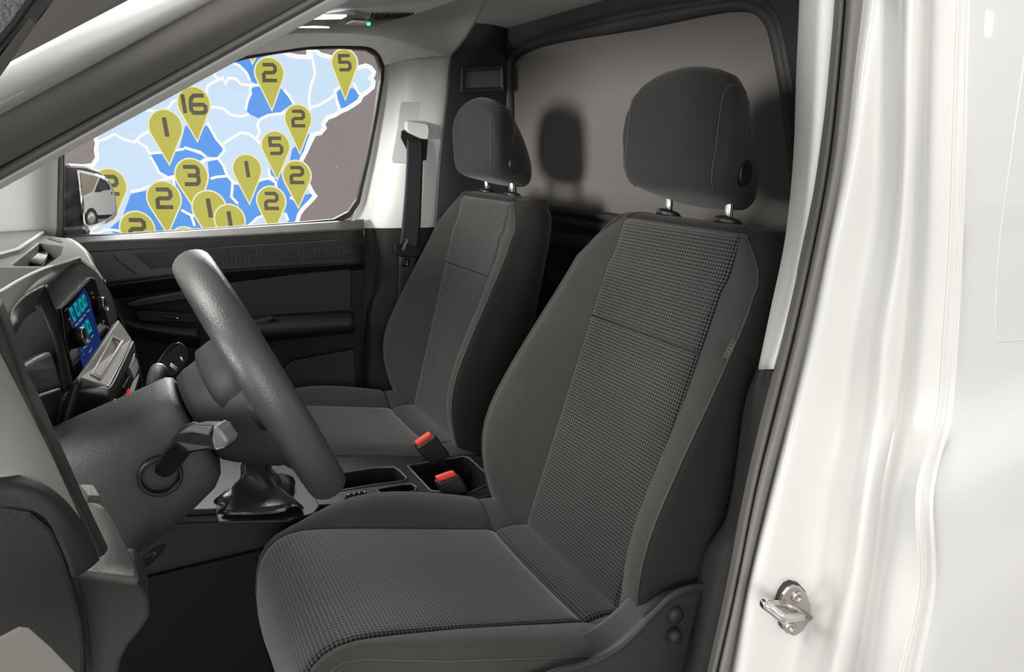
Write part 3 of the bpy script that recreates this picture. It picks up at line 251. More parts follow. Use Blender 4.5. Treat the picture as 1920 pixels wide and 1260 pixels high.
def newell(ps):
    n = Vector((0, 0, 0))
    for i in range(len(ps)):
        a, b = ps[i], ps[(i+1) % len(ps)]
        n += Vector(((a.y-b.y)*(a.z+b.z), (a.z-b.z)*(a.x+b.x), (a.x-b.x)*(a.y+b.y)))
    return n.normalized()
EYE = Vector((0, 0, 1.4))
def slab(name, poly, th, mat, parent=None, bev=0.0015, lift=0.0, vec=None, away=EYE, seg=2):
    """plate: polygon outline with its own thickness, front face on the outline"""
    ps = [Vector(p) for p in poly]; n = newell(ps); c = sum(ps, Vector())/len(ps)
    if n.dot(away-c) < 0: ps = ps[::-1]; n = -n
    ps = [p+n*lift for p in ps]
    d = Vector(vec) if vec is not None else -n*th
    k = len(ps); verts = [tuple(p) for p in ps]+[tuple(p+d) for p in ps]
    faces = [tuple(range(k)), tuple(range(2*k-1, k-1, -1))]+[(i, i+k, (i+1) % k+k, (i+1) % k) for i in range(k)]
    me = bpy.data.meshes.new(name); me.from_pydata(verts, [], faces); me.update()
    o = link_mesh(name, me, mat, parent, smooth=False)
    if bev: bevel(o, bev, seg)
    return o
def ring_slab(name, outer, inner, th, mat, parent=None, bev=0.001, away=EYE):
    a = [Vector(p) for p in outer]; b = [Vector(p) for p in inner]; n = newell(a)
    if n.dot(away-a[0]) < 0: n = -n
    k = len(a); rows = [a, b, [p-n*th for p in b], [p-n*th for p in a]]
    verts = [tuple(p) for r in rows for p in r]; f = []
    for r in range(4):
        for i in range(k):
            j = (i+1) % k; f.append((r*k+i, r*k+j, ((r+1) % 4)*k+j, ((r+1) % 4)*k+i))
    me = bpy.data.meshes.new(name); me.from_pydata(verts, [], f); me.update()
    bm = bmesh.new(); bm.from_mesh(me); bmesh.ops.recalc_face_normals(bm, faces=bm.faces); bm.to_mesh(me); bm.free()
    o = link_mesh(name, me, mat, parent, smooth=False)
    if bev: bevel(o, bev)
    return o
def tube(name, pts, rad, mat, parent=None, n=10, closed=False, ry=None, up=None, cap=True, sub=None):
    ps = [Vector(p) for p in pts]
    if sub: ps = cr(ps, sub)
    k = len(ps); rows = []
    rads = rad if isinstance(rad, (list, tuple)) else [rad]*k
    if sub and isinstance(rad, (list, tuple)): rads = [v.x for v in cr([(r, 0, 0) for r in rad], sub)]
    prev = None
    for i, p in enumerate(ps):
        if closed: t = (ps[(i+1) % k]-ps[i-1]).normalized()
        else: t = (ps[min(i+1, k-1)]-ps[max(i-1, 0)]).normalized()
        ref = Vector(up) if up is not None else (prev if prev is not None else (Vector((0, 0, 1)) if abs(t.z) < .9 else Vector((1, 0, 0))))
        a = (ref-t*ref.dot(t)).normalized(); b = t.cross(a)
        if up is None: prev = a
        r = rads[i]; rb = ry if ry is not None else r
        rows.append([p+a*(r*math.cos(q*2*math.pi/n))+b*(rb*(r/max(rads))*math.sin(q*2*math.pi/n) if ry is not None else r*math.sin(q*2*math.pi/n)) for q in range(n)])
    if closed: rows.append(rows[0])
    me = grid_mesh(name, rows, True)
    bm = bmesh.new(); bm.from_mesh(me)
    if closed: bmesh.ops.remove_doubles(bm, verts=bm.verts, dist=1e-6)
    elif cap:
        bm.verts.ensure_lookup_table()
        bm.faces.new([bm.verts[q] for q in range(n)]); bm.faces.new([bm.verts[(k-1)*n+q] for q in range(n)][::-1])
    bmesh.ops.recalc_face_normals(bm, faces=bm.faces); bm.to_mesh(me); bm.free()
    return link_mesh(name, me, mat, parent)
def rings(name, secs, mat, parent=None, cap=True):
    """closed loft through rings of equal point count"""
    me = grid_mesh(name, secs, True); n = len(secs[0]); k = len(secs)
    bm = bmesh.new(); bm.from_mesh(me); bm.verts.ensure_lookup_table()
    if cap:
        for base, s in ((0, 1), ((k-1)*n, -1)):
            bm.faces.new([bm.verts[base+q] for q in range(n)][::s])
    bmesh.ops.recalc_face_normals(bm, faces=bm.faces); bm.to_mesh(me); bm.free()
    return link_mesh(name, me, mat, parent)
def obox(name, c, ax, ay, az, mat, parent=None, bev=0.002, seg=2):
    """box from a centre and three half-extent vectors"""
    c, ax, ay, az = Vector(c), Vector(ax), Vector(ay), Vector(az)
    vs_ = [c+ax*i+ay*j+az*k for k in (-1, 1) for i, j in ((-1, -1), (1, -1), (1, 1), (-1, 1))]
    f = [(3, 2, 1, 0), (4, 5, 6, 7), (0, 1, 5, 4), (1, 2, 6, 5), (2, 3, 7, 6), (3, 0, 4, 7)]
    me = bpy.data.meshes.new(name); me.from_pydata([tuple(v) for v in vs_], [], f); me.update()
    bm = bmesh.new(); bm.from_mesh(me); bmesh.ops.recalc_face_normals(bm, faces=bm.faces); bm.to_mesh(me); bm.free()
    o = link_mesh(name, me, mat, parent, smooth=False)
    if bev: bevel(o, bev, seg)
    return o
def box(name, x0, x1, y0, y1, z0, z1, mat, parent=None, bev=0.002, seg=2):
    return obox(name, ((x0+x1)/2, (y0+y1)/2, (z0+z1)/2), ((x1-x0)/2, 0, 0), (0, (y1-y0)/2, 0), (0, 0, (z1-z0)/2), mat, parent, bev, seg)
def holed(name, outer, holes, depth_out, depth_in, mat, parent=None, bev=0.0015):
    """top plate with outer skirt and sunk pockets"""
    bm = bmesh.new(); edges = []
    def loop(ps):
        vs_ = [bm.verts.new(p) for p in ps]
        es = [bm.edges.new((vs_[i], vs_[(i+1) % len(vs_)])) for i in range(len(vs_))]
        edges.extend(es); return vs_
    vo = loop(outer); vh = [loop(h) for h in holes]
    bmesh.ops.triangle_fill(bm, use_beauty=True, edges=edges)
    def skirt(vs_, d, floor):
        lo = [bm.verts.new(v.co+Vector((0, 0, -d))) for v in vs_]; k = len(vs_)
        for i in range(k): bm.faces.new((vs_[i], vs_[(i+1) % k], lo[(i+1) % k], lo[i]))
        if floor: bm.faces.new(lo)
    skirt(vo, depth_out, False)
    for v, d in zip(vh, depth_in): skirt(v, d, True)
    bmesh.ops.recalc_face_normals(bm, faces=bm.faces)
    me = bpy.data.meshes.new(name); bm.to_mesh(me); bm.free()
    o = link_mesh(name, me, mat, parent, smooth=False)
    if bev: bevel(o, bev, 2, 50)
    return o
def lathe(name, c, axis, prof, mat, parent=None, n=28):
    """prof: (distance along axis, radius)"""
    a = Vector(axis).normalized(); r0 = Vector((0, 0, 1)) if abs(a.z) < .9 else Vector((1, 0, 0))
    u = (r0-a*r0.dot(a)).normalized(); v = a.cross(u); c = Vector(c)
    return rings(name, [[c+a*d+(u*math.cos(2*math.pi*q/n)+v*math.sin(2*math.pi*q/n))*max(r, 1e-4) for q in range(n)] for d, r in prof], mat, parent)
def up_ext(k):
    p = [Vector(q) for q in PTS[k]]; d = (p[0]-p[1]); d = d*((1.80-p[0].z)/max(d.z, .05))
    PTS[k] = [p[0]+d+Vector((0, .05, 0)), p[0]+d*.5+Vector((0, .015, 0))]+p
for k in ['c%d' % i for i in range(10)]+['trimL', 'trimM', 'trimR', 'rub0', 'rub1', 'rub2', 'rub3']: up_ext(k)
# ------------------------------------------------------------------ materials
def mat(name, col, rough=.5, metal=0, bump=0, scale=400, spec=.5, coat=0, var=0, vscale=6, detail=2, emis=None, estr=1, sheen=0):
    m = bpy.data.materials.new(name); m.use_nodes = True; nt = m.node_tree; b = nt.nodes['Principled BSDF']
    b.inputs['Base Color'].default_value = (*col, 1); b.inputs['Roughness'].default_value = rough; b.inputs['Metallic'].default_value = metal
    b.inputs['Specular IOR Level'].default_value = spec
    if coat: b.inputs['Coat Weight'].default_value = coat; b.inputs['Coat Roughness'].default_value = .03
    if sheen: b.inputs['Sheen Weight'].default_value = sheen; b.inputs['Sheen Roughness'].default_value = .5
    tc = nt.nodes.new('ShaderNodeTexCoord')
    if bump:
        nz = nt.nodes.new('ShaderNodeTexNoise'); nz.inputs['Scale'].default_value = scale; nz.inputs['Detail'].default_value = detail
        nt.links.new(tc.outputs['Object'], nz.inputs['Vector'])
        bp = nt.nodes.new('ShaderNodeBump'); bp.inputs['Strength'].default_value = bump; bp.inputs['Distance'].default_value = .001
        nt.links.new(nz.outputs['Fac'], bp.inputs['Height']); nt.links.new(bp.outputs['Normal'], b.inputs['Normal'])
    if var:
        n2 = nt.nodes.new('ShaderNodeTexNoise'); n2.inputs['Scale'].default_value = vscale; n2.inputs['Detail'].default_value = 4
        nt.links.new(tc.outputs['Object'], n2.inputs['Vector'])
        mr = nt.nodes.new('ShaderNodeMapRange'); mr.inputs[3].default_value = 1-var; mr.inputs[4].default_value = 1+var
        mx = nt.nodes.new('ShaderNodeVectorMath'); mx.operation = 'SCALE'; mx.inputs[0].default_value = col
        nt.links.new(n2.outputs['Fac'], mr.inputs[0]); nt.links.new(mr.outputs[0], mx.inputs['Scale']); nt.links.new(mx.outputs[0], b.inputs['Base Color'])
    if emis: b.inputs['Emission Color'].default_value = (*emis, 1); b.inputs['Emission Strength'].default_value = estr
    return m
MT = {}
MT['fabric'] = mat('plain seat cloth', (.038, .037, .0348), .9, bump=.5, scale=800, spec=.12, var=.12, vscale=40, sheen=.12)
MT['fabric_side'] = mat('dark side cloth', (.017, .016, .0155), .9, bump=.3, scale=900, spec=.12, sheen=.06)
MT['headcloth'] = mat('headrest cloth', (.021, .0205, .0195), .9, bump=.35, scale=900, spec=.12, sheen=.1)
MT['thread'] = mat('seam thread', (.04, .038, .035), .8)
MT['black'] = mat('black plastic', (.008, .008, .008), .42, bump=.3, scale=700)
MT['dark'] = mat('dark grained plastic', (.011, .011, .0105), .52, bump=.5, scale=800, detail=3, spec=.35)
MT['mid'] = mat('charcoal grained plastic', (.021, .021, .020), .5, bump=.5, scale=750, detail=3, spec=.4)
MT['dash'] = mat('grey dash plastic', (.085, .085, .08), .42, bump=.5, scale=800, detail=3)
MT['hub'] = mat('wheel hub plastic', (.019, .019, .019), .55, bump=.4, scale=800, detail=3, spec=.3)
MT['dash_lit'] = mat('lit grained dash plastic', (.33, .33, .315), .45, bump=.5, scale=800, detail=3)  # same dash plastic, colour lightened to stand for windscreen light
MT['trimd'] = mat('charcoal pillar plastic', (.020, .020, .0195), .65, bump=.7, scale=550, detail=3, spec=.25)
MT['frit'] = mat('dark screen border', (.045, .043, .040), 1.0, spec=0)
MT['shelfm'] = mat('warm grey dash plastic', (.15, .145, .13), .55, bump=.25, scale=800)
MT['shelf_lit'] = mat('lit warm grey shelf plastic', (.34, .325, .295), .6, bump=.25, scale=800)  # shelf plastic with light from the door side put into its colour
MT['column'] = mat('column cover plastic', (.042, .042, .041), .48, bump=.7, scale=600, detail=3)
MT['leather'] = mat('rim leather', (.045, .045, .044), .36, bump=.5, scale=520, detail=3)
MT['light'] = mat('light grey trim', (.66, .66, .64), .6, bump=.25, scale=700)
MT['liner'] = mat('headliner cloth', (.52, .515, .485), .9, bump=.4, scale=500, spec=.1)
MT['rubber'] = mat('rubber seal', (.135, .13, .124), .65, bump=.25, scale=500, spec=.3)
MT['rubberd'] = mat('dark rubber seal', (.025, .024, .024), .6, bump=.25, scale=500)
MT['paint'] = mat('white body paint', (.70, .695, .678), .35, coat=1.0)
MT['chrome'] = mat('polished steel', (.75, .74, .72), .14, metal=1)
MT['steel'] = mat('zinc plated steel', (.52, .49, .45), .3, metal=1, bump=.1, scale=300)
MT['silver'] = mat('satin silver plastic', (.16, .163, .168), .4, metal=.3)
MT['matt'] = mat('matt footwell plastic', (.008, .008, .008), .7, bump=.5, scale=700, spec=.15)
MT['red'] = mat('red plastic', (.62, .045, .025), .4)
MT['panelb'] = mat('bulkhead panel', (.12, .112, .105), .7, bump=.15, scale=300, var=.08, vscale=3)
MT['mould'] = mat('bulkhead moulding', (.036, .035, .036), .55, bump=.3, scale=600)
MT['carpet'] = mat('black carpet', (.006, .006, .006), .95, bump=.6, scale=350, spec=.1)
MT['glossb'] = mat('gloss black', (.006, .006, .007), .12)
MT['print'] = mat('white print', (.6, .6, .6), .6)
MT['leatherb'] = mat('black boot leather', (.012, .012, .012), .3, bump=.3, scale=300)
MT['floorm'] = mat('hall floor', (.42, .41, .40), .3)
MT['mirror'] = mat('mirror glass', (.92, .93, .93), .02, metal=1)
MT['tyre'] = mat('tyre rubber', (.02, .02, .02), .7)
MT['darkglass'] = mat('tinted glass', (.02, .025, .03), .08)
def emit(name, col, s=1.0):
    s *= .758   # display brightness for the scene exposure
    m = bpy.data.materials.new(name); m.use_nodes = True; nt = m.node_tree; nt.nodes.clear()
    e = nt.nodes.new('ShaderNodeEmission'); e.inputs[0].default_value = (*col, 1); e.inputs[1].default_value = s
    o = nt.nodes.new('ShaderNodeOutputMaterial'); nt.links.new(e.outputs[0], o.inputs[0]); return m
def srgb(r, g, b): return tuple((c/12.92 if c <= .04045 else ((c+.055)/1.055)**2.4) for c in (r/255, g/255, b/255))
MT['e_bg'] = emit('display grey', srgb(146, 136, 136)); MT['e_white'] = emit('display white', srgb(254, 254, 254))
MT['e_lblue'] = emit('display pale blue', srgb(209, 231, 252)); MT['e_blue'] = emit('display blue', srgb(98, 160, 240))
MT['e_pin'] = emit('display olive', srgb(194, 189, 88)); MT['e_num'] = emit('display dark grey', srgb(98, 93, 78)); MT['e_edge'] = emit('display pin edge', srgb(240, 235, 200))
MT['s_blue'] = emit('screen navy', srgb(26, 47, 100), .8); MT['s_tile'] = emit('screen teal', srgb(20, 160, 158), .8); MT['s_txt'] = emit('screen text', srgb(120, 130, 160), .8); MT['s_tiled'] = emit('screen teal print', srgb(8, 90, 100), .8)
MT['lamp'] = emit('dome lamp', (.86, .84, 1.0), 2.6); MT['lampy'] = emit('warm lamp', (1.0, .92, .62), 1.6); MT['ledg'] = emit('green led', (.1, .95, .5), 1.5)
g = bpy.data.materials.new('window glass'); g.use_nodes = True; nt = g.node_tree; nt.nodes.clear()
tr = nt.nodes.new('ShaderNodeBsdfTransparent'); gl = nt.nodes.new('ShaderNodeBsdfGlossy'); gl.inputs['Roughness'].default_value = .02
mx = nt.nodes.new('ShaderNodeMixShader'); mx.inputs[0].default_value = .02; ou = nt.nodes.new('ShaderNodeOutputMaterial')
nt.links.new(tr.outputs[0], mx.inputs[1]); nt.links.new(gl.outputs[0], mx.inputs[2]); nt.links.new(mx.outputs[0], ou.inputs[0]); MT['glass'] = g
def check_mat(name, pitch, base, line):
    m = bpy.data.materials.new(name); m.use_nodes = True; nt = m.node_tree; b = nt.nodes['Principled BSDF']; b.inputs['Roughness'].default_value = .9
    b.inputs['Specular IOR Level'].default_value = .15; b.inputs['Sheen Weight'].default_value = .25
    uv = nt.nodes.new('ShaderNodeUVMap'); sp = nt.nodes.new('ShaderNodeSeparateXYZ'); nt.links.new(uv.outputs[0], sp.inputs[0])
    def M(op, a, c=None, d=None):
        x = nt.nodes.new('ShaderNodeMath'); x.operation = op
        for i, v in enumerate((a, c, d)):
            if v is None: continue
            if isinstance(v, (int, float)): x.inputs[i].default_value = v
            else: nt.links.new(v, x.inputs[i])
        return x.outputs[0]
    def line1(s, w_, soft=.12):
        t = M('ABSOLUTE', M('SUBTRACT', M('FRACT', M('DIVIDE', s, pitch)), .5))
        mr = nt.nodes.new('ShaderNodeMapRange'); mr.interpolation_type = 'SMOOTHSTEP'; nt.links.new(t, mr.inputs[0])
        mr.inputs[1].default_value = .5-w_-soft; mr.inputs[2].default_value = .5-w_+soft; return mr.outputs[0]
    lu, lv = line1(sp.outputs[0], .13), line1(sp.outputs[1], .13)
    s = M('ADD', M('MULTIPLY', lu, .55), M('MULTIPLY', lv, .55))
    nz = nt.nodes.new('ShaderNodeTexNoise'); nz.inputs['Scale'].default_value = 14; nz.inputs['Detail'].default_value = 4; nt.links.new(uv.outputs[0], nz.inputs['Vector'])
    s2 = M('MULTIPLY', s, M('ADD', .75, M('MULTIPLY', nz.outputs['Fac'], .5)))
    mxc = nt.nodes.new('ShaderNodeMix'); mxc.data_type = 'RGBA'; mxc.inputs[6].default_value = (*base, 1); mxc.inputs[7].default_value = (*line, 1)
    nt.links.new(s2, mxc.inputs[0]); nt.links.new(mxc.outputs[2], b.inputs['Base Color'])
    bp = nt.nodes.new('ShaderNodeBump'); bp.inputs['Strength'].default_value = .35; bp.inputs['Distance'].default_value = .001
    nt.links.new(s, bp.inputs['Height']); nt.links.new(bp.outputs['Normal'], b.inputs['Normal'])
    return m
MT['check'] = check_mat('checked seat cloth', .0056, (.0045, .0044, .0041), (.098, .095, .088))

def mesh_mat():
    m = bpy.data.materials.new('honeycomb insert'); m.use_nodes = True; nt = m.node_tree; b = nt.nodes['Principled BSDF']; b.inputs['Roughness'].default_value = .5
    tc = nt.nodes.new('ShaderNodeTexCoord'); mp = nt.nodes.new('ShaderNodeMapping'); mp.inputs['Scale'].default_value = (95, 1, 150); vo = nt.nodes.new('ShaderNodeTexVoronoi'); vo.inputs['Scale'].default_value = 1.0; vo.inputs['Randomness'].default_value = .25
    cr_ = nt.nodes.new('ShaderNodeValToRGB'); cr_.color_ramp.elements[0].color = (.06, .06, .058, 1); cr_.color_ramp.elements[0].position = .12; cr_.color_ramp.elements[1].color = (.010, .010, .010, 1); cr_.color_ramp.elements[1].position = .34
    nt.links.new(tc.outputs['Object'], mp.inputs[0]); nt.links.new(mp.outputs[0], vo.inputs['Vector']); nt.links.new(vo.outputs['Distance'], cr_.inputs[0]); nt.links.new(cr_.outputs[0], b.inputs['Base Color'])
    return m
MT['meshm'] = mesh_mat()
# ------------------------------------------------------------------ setting: hall and van shell
def struct(o, label, cat): return tag(o, label, cat, kind='structure')
me = bpy.data.meshes.new('hall_floor'); me.from_pydata([(-15, -12, 0), (18, -12, 0), (18, 14, 0), (-15, 14, 0)], [], [(0, 1, 2, 3)])
struct(link_mesh('hall_floor', me, MT['floorm']), 'grey hall floor under the van', 'floor')
struct(box('wall_hall', 15.0, 15.2, -3, 14, 0, 4.2, mat('beige hall wall', (.50, .42, .34), .8, var=.3, vscale=.8)), 'beige hall wall far behind the van', 'wall')
struct(box('floor', -.5, 1.08, .62, 2.02, .36, .42, MT['carpet']), 'black carpeted van floor below the seats', 'floor')

# bulkhead
bh = empty('wall_rear', (1.08, 1.3, .42), 'charcoal bulkhead behind the two seats with raised frame', 'bulkhead', 'structure')
box('panel', 1.075, 1.10, .60, 2.06, .42, 1.80, MT['panelb'], bh, 0)
fr = cr(PTS['frame'], 60)
def offs(p, d, dx):
    cy, cz = 1.45, 1.42
    v = Vector((0, p.y-cy, p.z-cz)); 
    return p+v.normalized()*d+Vector((dx, 0, 0))
rows = [[offs(p, -.016, .024) for p in fr], [offs(p, -.010, .005) for p in fr], [offs(p, 0, .0) for p in fr], [offs(p, .008, .004) for p in fr], [offs(p, .014, .014) for p in fr], [offs(p, .022, .002) for p in fr], [offs(p, .035, -.008) for p in fr], [offs(p, .10, -.012) for p in fr], [offs(p, .30, -.012) for p in fr]]
loft('frame', rows, MT['mould'], bh, 0, 0, .003, 0, False, False)
lz = [(1.232, 1.052), (1.226, 1.045), (1.218, 1.045), (1.214, 1.06), (1.206, 1.06), (1.202, 1.048), (1.188, 1.046), (1.184, 1.058), (1.166, 1.058), (1.160, 1.044), (1.13, 1.04), (1.12, 1.05), (1.06, 1.05), (1.05, 1.038), (.98, 1.035), (.97, 1.05), (.90, 1.05), (.89, 1.03), (.42, 1.02)]
rows = [[Vector((x, .62, z)), Vector((x, 2.04, z))] for z, x in lz]
loft('ledge', rows, MT['mould'], bh, 0, 0, .003, 0, False, False)
slab('hook', PTS['hook'], .03, MT['black'], bh, .003)
slab('hook_cap', PTS['hook_cap'], .015, MT['black'], bh, .002)
lathe('coat_hook', (1.04, PTS['bhook'][0][1]-.015, PTS['bhook'][0][2]+.004), (-1, 0, 0), [(0, .012), (.012, .012), (.02, .009), (.022, .004)], MT['black'], bh)

# passenger-side mouldings and pillar trims
t3 = loft('trim_3', [PTS['sm0'], PTS['sm1'], PTS['sm2'], PTS['sm3']], MT['mould'], None, 40, 24, .004)
struct(t3, 'charcoal moulding between passenger pillar and bulkhead', 'trim')
ring_slab('pocket_frame', PTS['pocket_o'], PTS['pocket_i'], .012, MT['mould'], t3, .003)
slab('pocket_panel', PTS['pocket_i'], .004, MT['panelb'], t3, .001, lift=-.004)
t1 = loft('trim_1', [PTS['pb_'], PTS['pb0'], PTS['pb1'], PTS['pb2'], PTS['pb3'], [Vector(p)+Vector((.03, .06, 0)) for p in PTS['pb3']]], MT['light'], None, 40, 40, .004)
struct(t1, 'light grey upper pillar trim beside the passenger window', 'trim')
slab('belt_panel', PTS['belt_panel'], .006, MT['light'], t1, .003, lift=.002)
slab('airbag_badge', PTS['belt_tip'], .008, MT['light'], t1, .0015, lift=.006)
t2 = loft('trim_2', [PTS['pbl0'], PTS['pbl1'], PTS['pbl2'], PTS['pbl3'], [Vector(p)+Vector((.03, .06, 0)) for p in PTS['pbl3']]], MT['trimd'], None, 50, 40, .004)
struct(t2, 'charcoal lower pillar trim behind the passenger door', 'trim')

struct(box('wall_right', .86, 1.1, 2.06, 2.10, .40, 1.80, MT['mould']), 'dark van side wall behind the passenger seat', 'van wall')
# ceiling
cl = empty('ceiling', (.6, 1.3, 1.65), 'light grey headliner above the passenger window', 'ceiling', 'structure')
loft('rail_cover', PTS['rail'], MT['light'], cl, 90, 24, .004)
loft('headliner', PTS['hl'], MT['liner'], cl, 60, 30, .006, 1)
rs = [Vector(p) for p in PTS['roofshelf']]
slab('roof_shelf', rs+[Vector((.62, .95, 1.622)), Vector((.62, .70, 1.61)), Vector((.15, .70, 1.60)), Vector((.18, 1.4, 1.61))], .03, MT['light'], cl, .004, vec=(0, 0, .03))
gr = [Vector(p) for p in PTS['grille']]
for i in range(9):
    f = i/8; a = gr[0].lerp(gr[1], f); b = gr[3].lerp(gr[2], f)
    tube('grille_slot', [a+Vector((0, 0, .004)), b+Vector((0, 0, .006))], .0018, MT['dark'], cl, 6)
tube('roof_rail', [(.10, .66, 1.55), (.28, .635, 1.62), (.50, .605, 1.67), (.76, .585, 1.70)], .045, MT['paint'], cl, 14, sub=20)
box('roof_panel', .2, 2.6, .60, 2.06, 1.72, 1.75, MT['light'], cl, .01)
box('roof_side', .60, 1.12, 2.07, 2.10, 1.645, 1.75, MT['mould'], cl, .004)
box('screen_header', .10, .22, .62, 1.98, 1.67, 1.74, MT['liner'], cl, .01)
# driver's side of the opening: A-pillar
A = PTS['apillar']
ap = empty('trim_4', A[4][2], 'white front pillar with grey rubber door seal crossing the upper left', 'pillar', 'structure')
def st(a, b): return A[a:b]
loft('screen_edge', [[Vector(p)+Vector((0, .05, .02)) for p in A[0]], A[0], [Vector(p)+Vector((0, .02, 0)) for p in A[1]]], MT['frit'], ap, 30, 12, .004)
loft('pillar_skin', [[Vector(p)+Vector((0, .03, 0)) for p in A[1]]]+st(1, 5), MT['paint'], ap, 30, 30, .003)
loft('door_seal', st(4, 11), MT['rubber'], ap, 30, 48, .003)
loft('inner_trim', st(10, 12)+[[Vector(p)+Vector((.01, .10, .03)) for p in A[11]]], MT['light'], ap, 30, 10, .004)

# driver's side B-pillar: trims, seal, white body
t5 = loft('trim_5', [[Vector(p)+Vector((.08, .06, 0)) for p in PTS['trimL']], PTS['trimL'], PTS['trimM'], PTS['trimR']], MT['light'], None, 40, 30, .004)
struct(t5, 'light grey upper pillar trim beside the driver seat', 'trim')
t6 = loft('trim_6', [[Vector(p)+Vector((.10, .05, 0)) for p in PTS['dtrimL']], PTS['dtrimL'], PTS['dtrimM'], PTS['dtrimR']], MT['trimd'], None, 80, 30, .004)
struct(t6, 'charcoal lower pillar trim beside the driver seat base', 'trim')
t7 = loft('trim_7', [PTS['rub0'], PTS['rub1'], PTS['rub2']], MT['rubber'], None, 60, 24, .003)
loft('outer_lip', [PTS['rub2'], PTS['rub3'], PTS['c0']], mat('outer rubber lip', (.20, .195, .187), .7, bump=.25, scale=500, spec=.2), t7, 60, 24, .003)
struct(t7, 'grey rubber seal along the rear edge of the driver doorway', 'seal')
wl = empty('wall_left', (.7, .5, 0), 'glossy white van body side right of the driver doorway', 'van body', 'structure')
cols = [PTS['c%d' % i] for i in range(10)]
loft('door_jamb', cols[:8], MT['paint'], wl, 80, 70, .003)
loft('panel_gap', [cols[7], cols[8], cols[9]], MT['paint'], wl, 80, 10, .003)
c9 = [Vector(p) for p in cols[9]]
def outy(x, z):
    base = .452 if z > 1.3 else (.452-.010*((1.3-z)/.2) if z > 1.1 else .442)
    s = 1/(1+math.exp((z-1.075-.10*(x-.75))/.022))
    s2 = 1/(1+math.exp((z-.93-.12*(x-.7))/.02))
    return base-.042*s-.010*s2
orow = [c9]
for dx in (.02, .06, .12, .2, .35, .6, 1.2, 2.0):
    orow.append([Vector((.72*(1 if dx > .1 else 0)+p.x*(0 if dx > .1 else 1)+dx, outy(p.x+dx, p.z), p.z)) for p in c9])
# denser rows for the waist crease
orow = [cr(r, 90) for r in orow]
for i in range(1, len(orow)):
    for p in orow[i]: p.y = outy(p.x, p.z)
loft('side_panel', orow, MT['paint'], wl, 0, 40, .003, 0, False, True)
# recessed side-panel outline
sx = .452*1.795
gp = [(sx-.01, 1.62), (sx, 1.5), (sx+.006, 1.4), (sx+.012, 1.3), (sx+.02, 1.22), (sx+.03, 1.195), (sx+.05, 1.185), (sx+.2, 1.18), (sx+.8, 1.18)]
tube('panel_outline', [(x, outy(x, z)-.0005, z) for x, z in gp], .0022, MT['paint'], wl, 8, sub=60)
box('roof_skin', .1, 2.8, .50, 2.1, 1.76, 1.79, MT['paint'], wl, .01)

# striker
n = Vector(PTS['str_n'][0])
sk = empty('door_striker', PTS['str_plate'][0], 'steel door striker loop bolted to the white door jamb', 'door striker')
slab('gasket', PTS['str_plate'], .006, MT['rubberd'], sk, .001, lift=.002)
pc = sum((Vector(p) for p in PTS['str_plate']), Vector())/len(PTS['str_plate'])
slab('plate', [pc+(Vector(p)-pc)*.95 for p in PTS['str_plate']], .006, MT['steel'], sk, .002, lift=.006)
for s in PTS['str_screw']:
    s = Vector(s)+n*.005
    sc_ = lathe('screw', s, n, [(0, .0075), (.003, .0075), (.004, .006), (.004, .003), (.001, .0028)], MT['steel'], sk)
ra, rb = [Vector(p)+n*.007 for p in PTS['str_ridge']]
tube('ridge', [ra, rb], .004, MT['steel'], sk, 12)
a1, a2 = [Vector(p)+n*.004 for p in PTS['str_arms']]; b1, b2 = [Vector(p) for p in PTS['str_tip']]
tube('loop', [a1, a1.lerp(b1, .6), a1.lerp(b1, .93), b1.lerp(b2, .1), b1.lerp(b2, .5), b1.lerp(b2, .9), a2.lerp(b2, .93), a2.lerp(b2, .6), a2], .0055, MT['chrome'], sk, 14, sub=50)

wsn = slab('window_1', [(-.92, .58, 1.19), (-.92, 1.95, 1.19), (.16, 1.90, 1.66), (.16, .66, 1.66)], .005, MT['glass'], None, 0)
struct(wsn, 'clear windscreen above the dashboard', 'windscreen')
# open driver door, only its top corner shows
dd = empty('door_2', (-.1, .4, .3), 'opened driver door, only its grey inner corner shows at lower left', 'door', 'structure')
slab('window_frame', PTS['dframe'], .03, MT['black'], dd, .004)
slab('frame_edge', PTS['dframe_e'], .02, MT['rubber'], dd, .004)
slab('armrest', PTS['ddoor'], .05, MT['shelfm'], dd, .012, seg=4, vec=(-.03, .02, -.03))

# passenger door
d1 = empty('door_1', (.3, 2.0, .45), 'dark grey passenger door with large window', 'door', 'structure')
win = [Vector(p) for p in PTS['win']]
slab('window_pane', win, .004, MT['glass'], d1, 0, lift=-.012)
wc = sum(win, Vector())/len(win)
def grow(ps, s, dy=0):
    return [wc+Vector(((p.x-wc.x)*(1+s/.4), 0, (p.z-wc.z)*(1+s/.23)))+Vector((0, dy, 0)) for p in ps]
ring_slab('window_seal', grow(win, .010), grow(win, -.004), .02, MT['rubberd'], d1, .002)
slab('quarter_divider', PTS['pdiv'], .02, MT['black'], d1, .002)
loft('window_sill', PTS['sill'], MT['dash'], d1, 30, 8, .006)
loft('upper_band', PTS['dband'], MT['mid'], d1, 30, 6, .006)
loft('centre_band', PTS['dmid'], MT['mid'], d1, 30, 8, .006)
loft('under_band', PTS['dunder'], MT['dark'], d1, 30, 8, .006)
slab('mesh_insert', PTS['mesh_band'], .012, MT['meshm'], d1, .001)
slab('handle_recess', PTS['dhandle'], .012, MT['black'], d1, .001, lift=.002)
tube('seam', PTS['dseam'], .001, MT['black'], d1, 6, sub=20)
slab('lower_card', PTS['door_lower'], .03, MT['dark'], d1, .002)
slab('card_insert', PTS['dpanel'], .01, MT['mid'], d1, .004)
loft('armrest', PTS['darm'], MT['mid'], d1, 30, 20, .006)
slab('pull_handle', PTS['dgrab'], .03, MT['mid'], d1, .004)
slab('switch_plate', PTS['dswitch'][0], .02, MT['dark'], d1, .002)
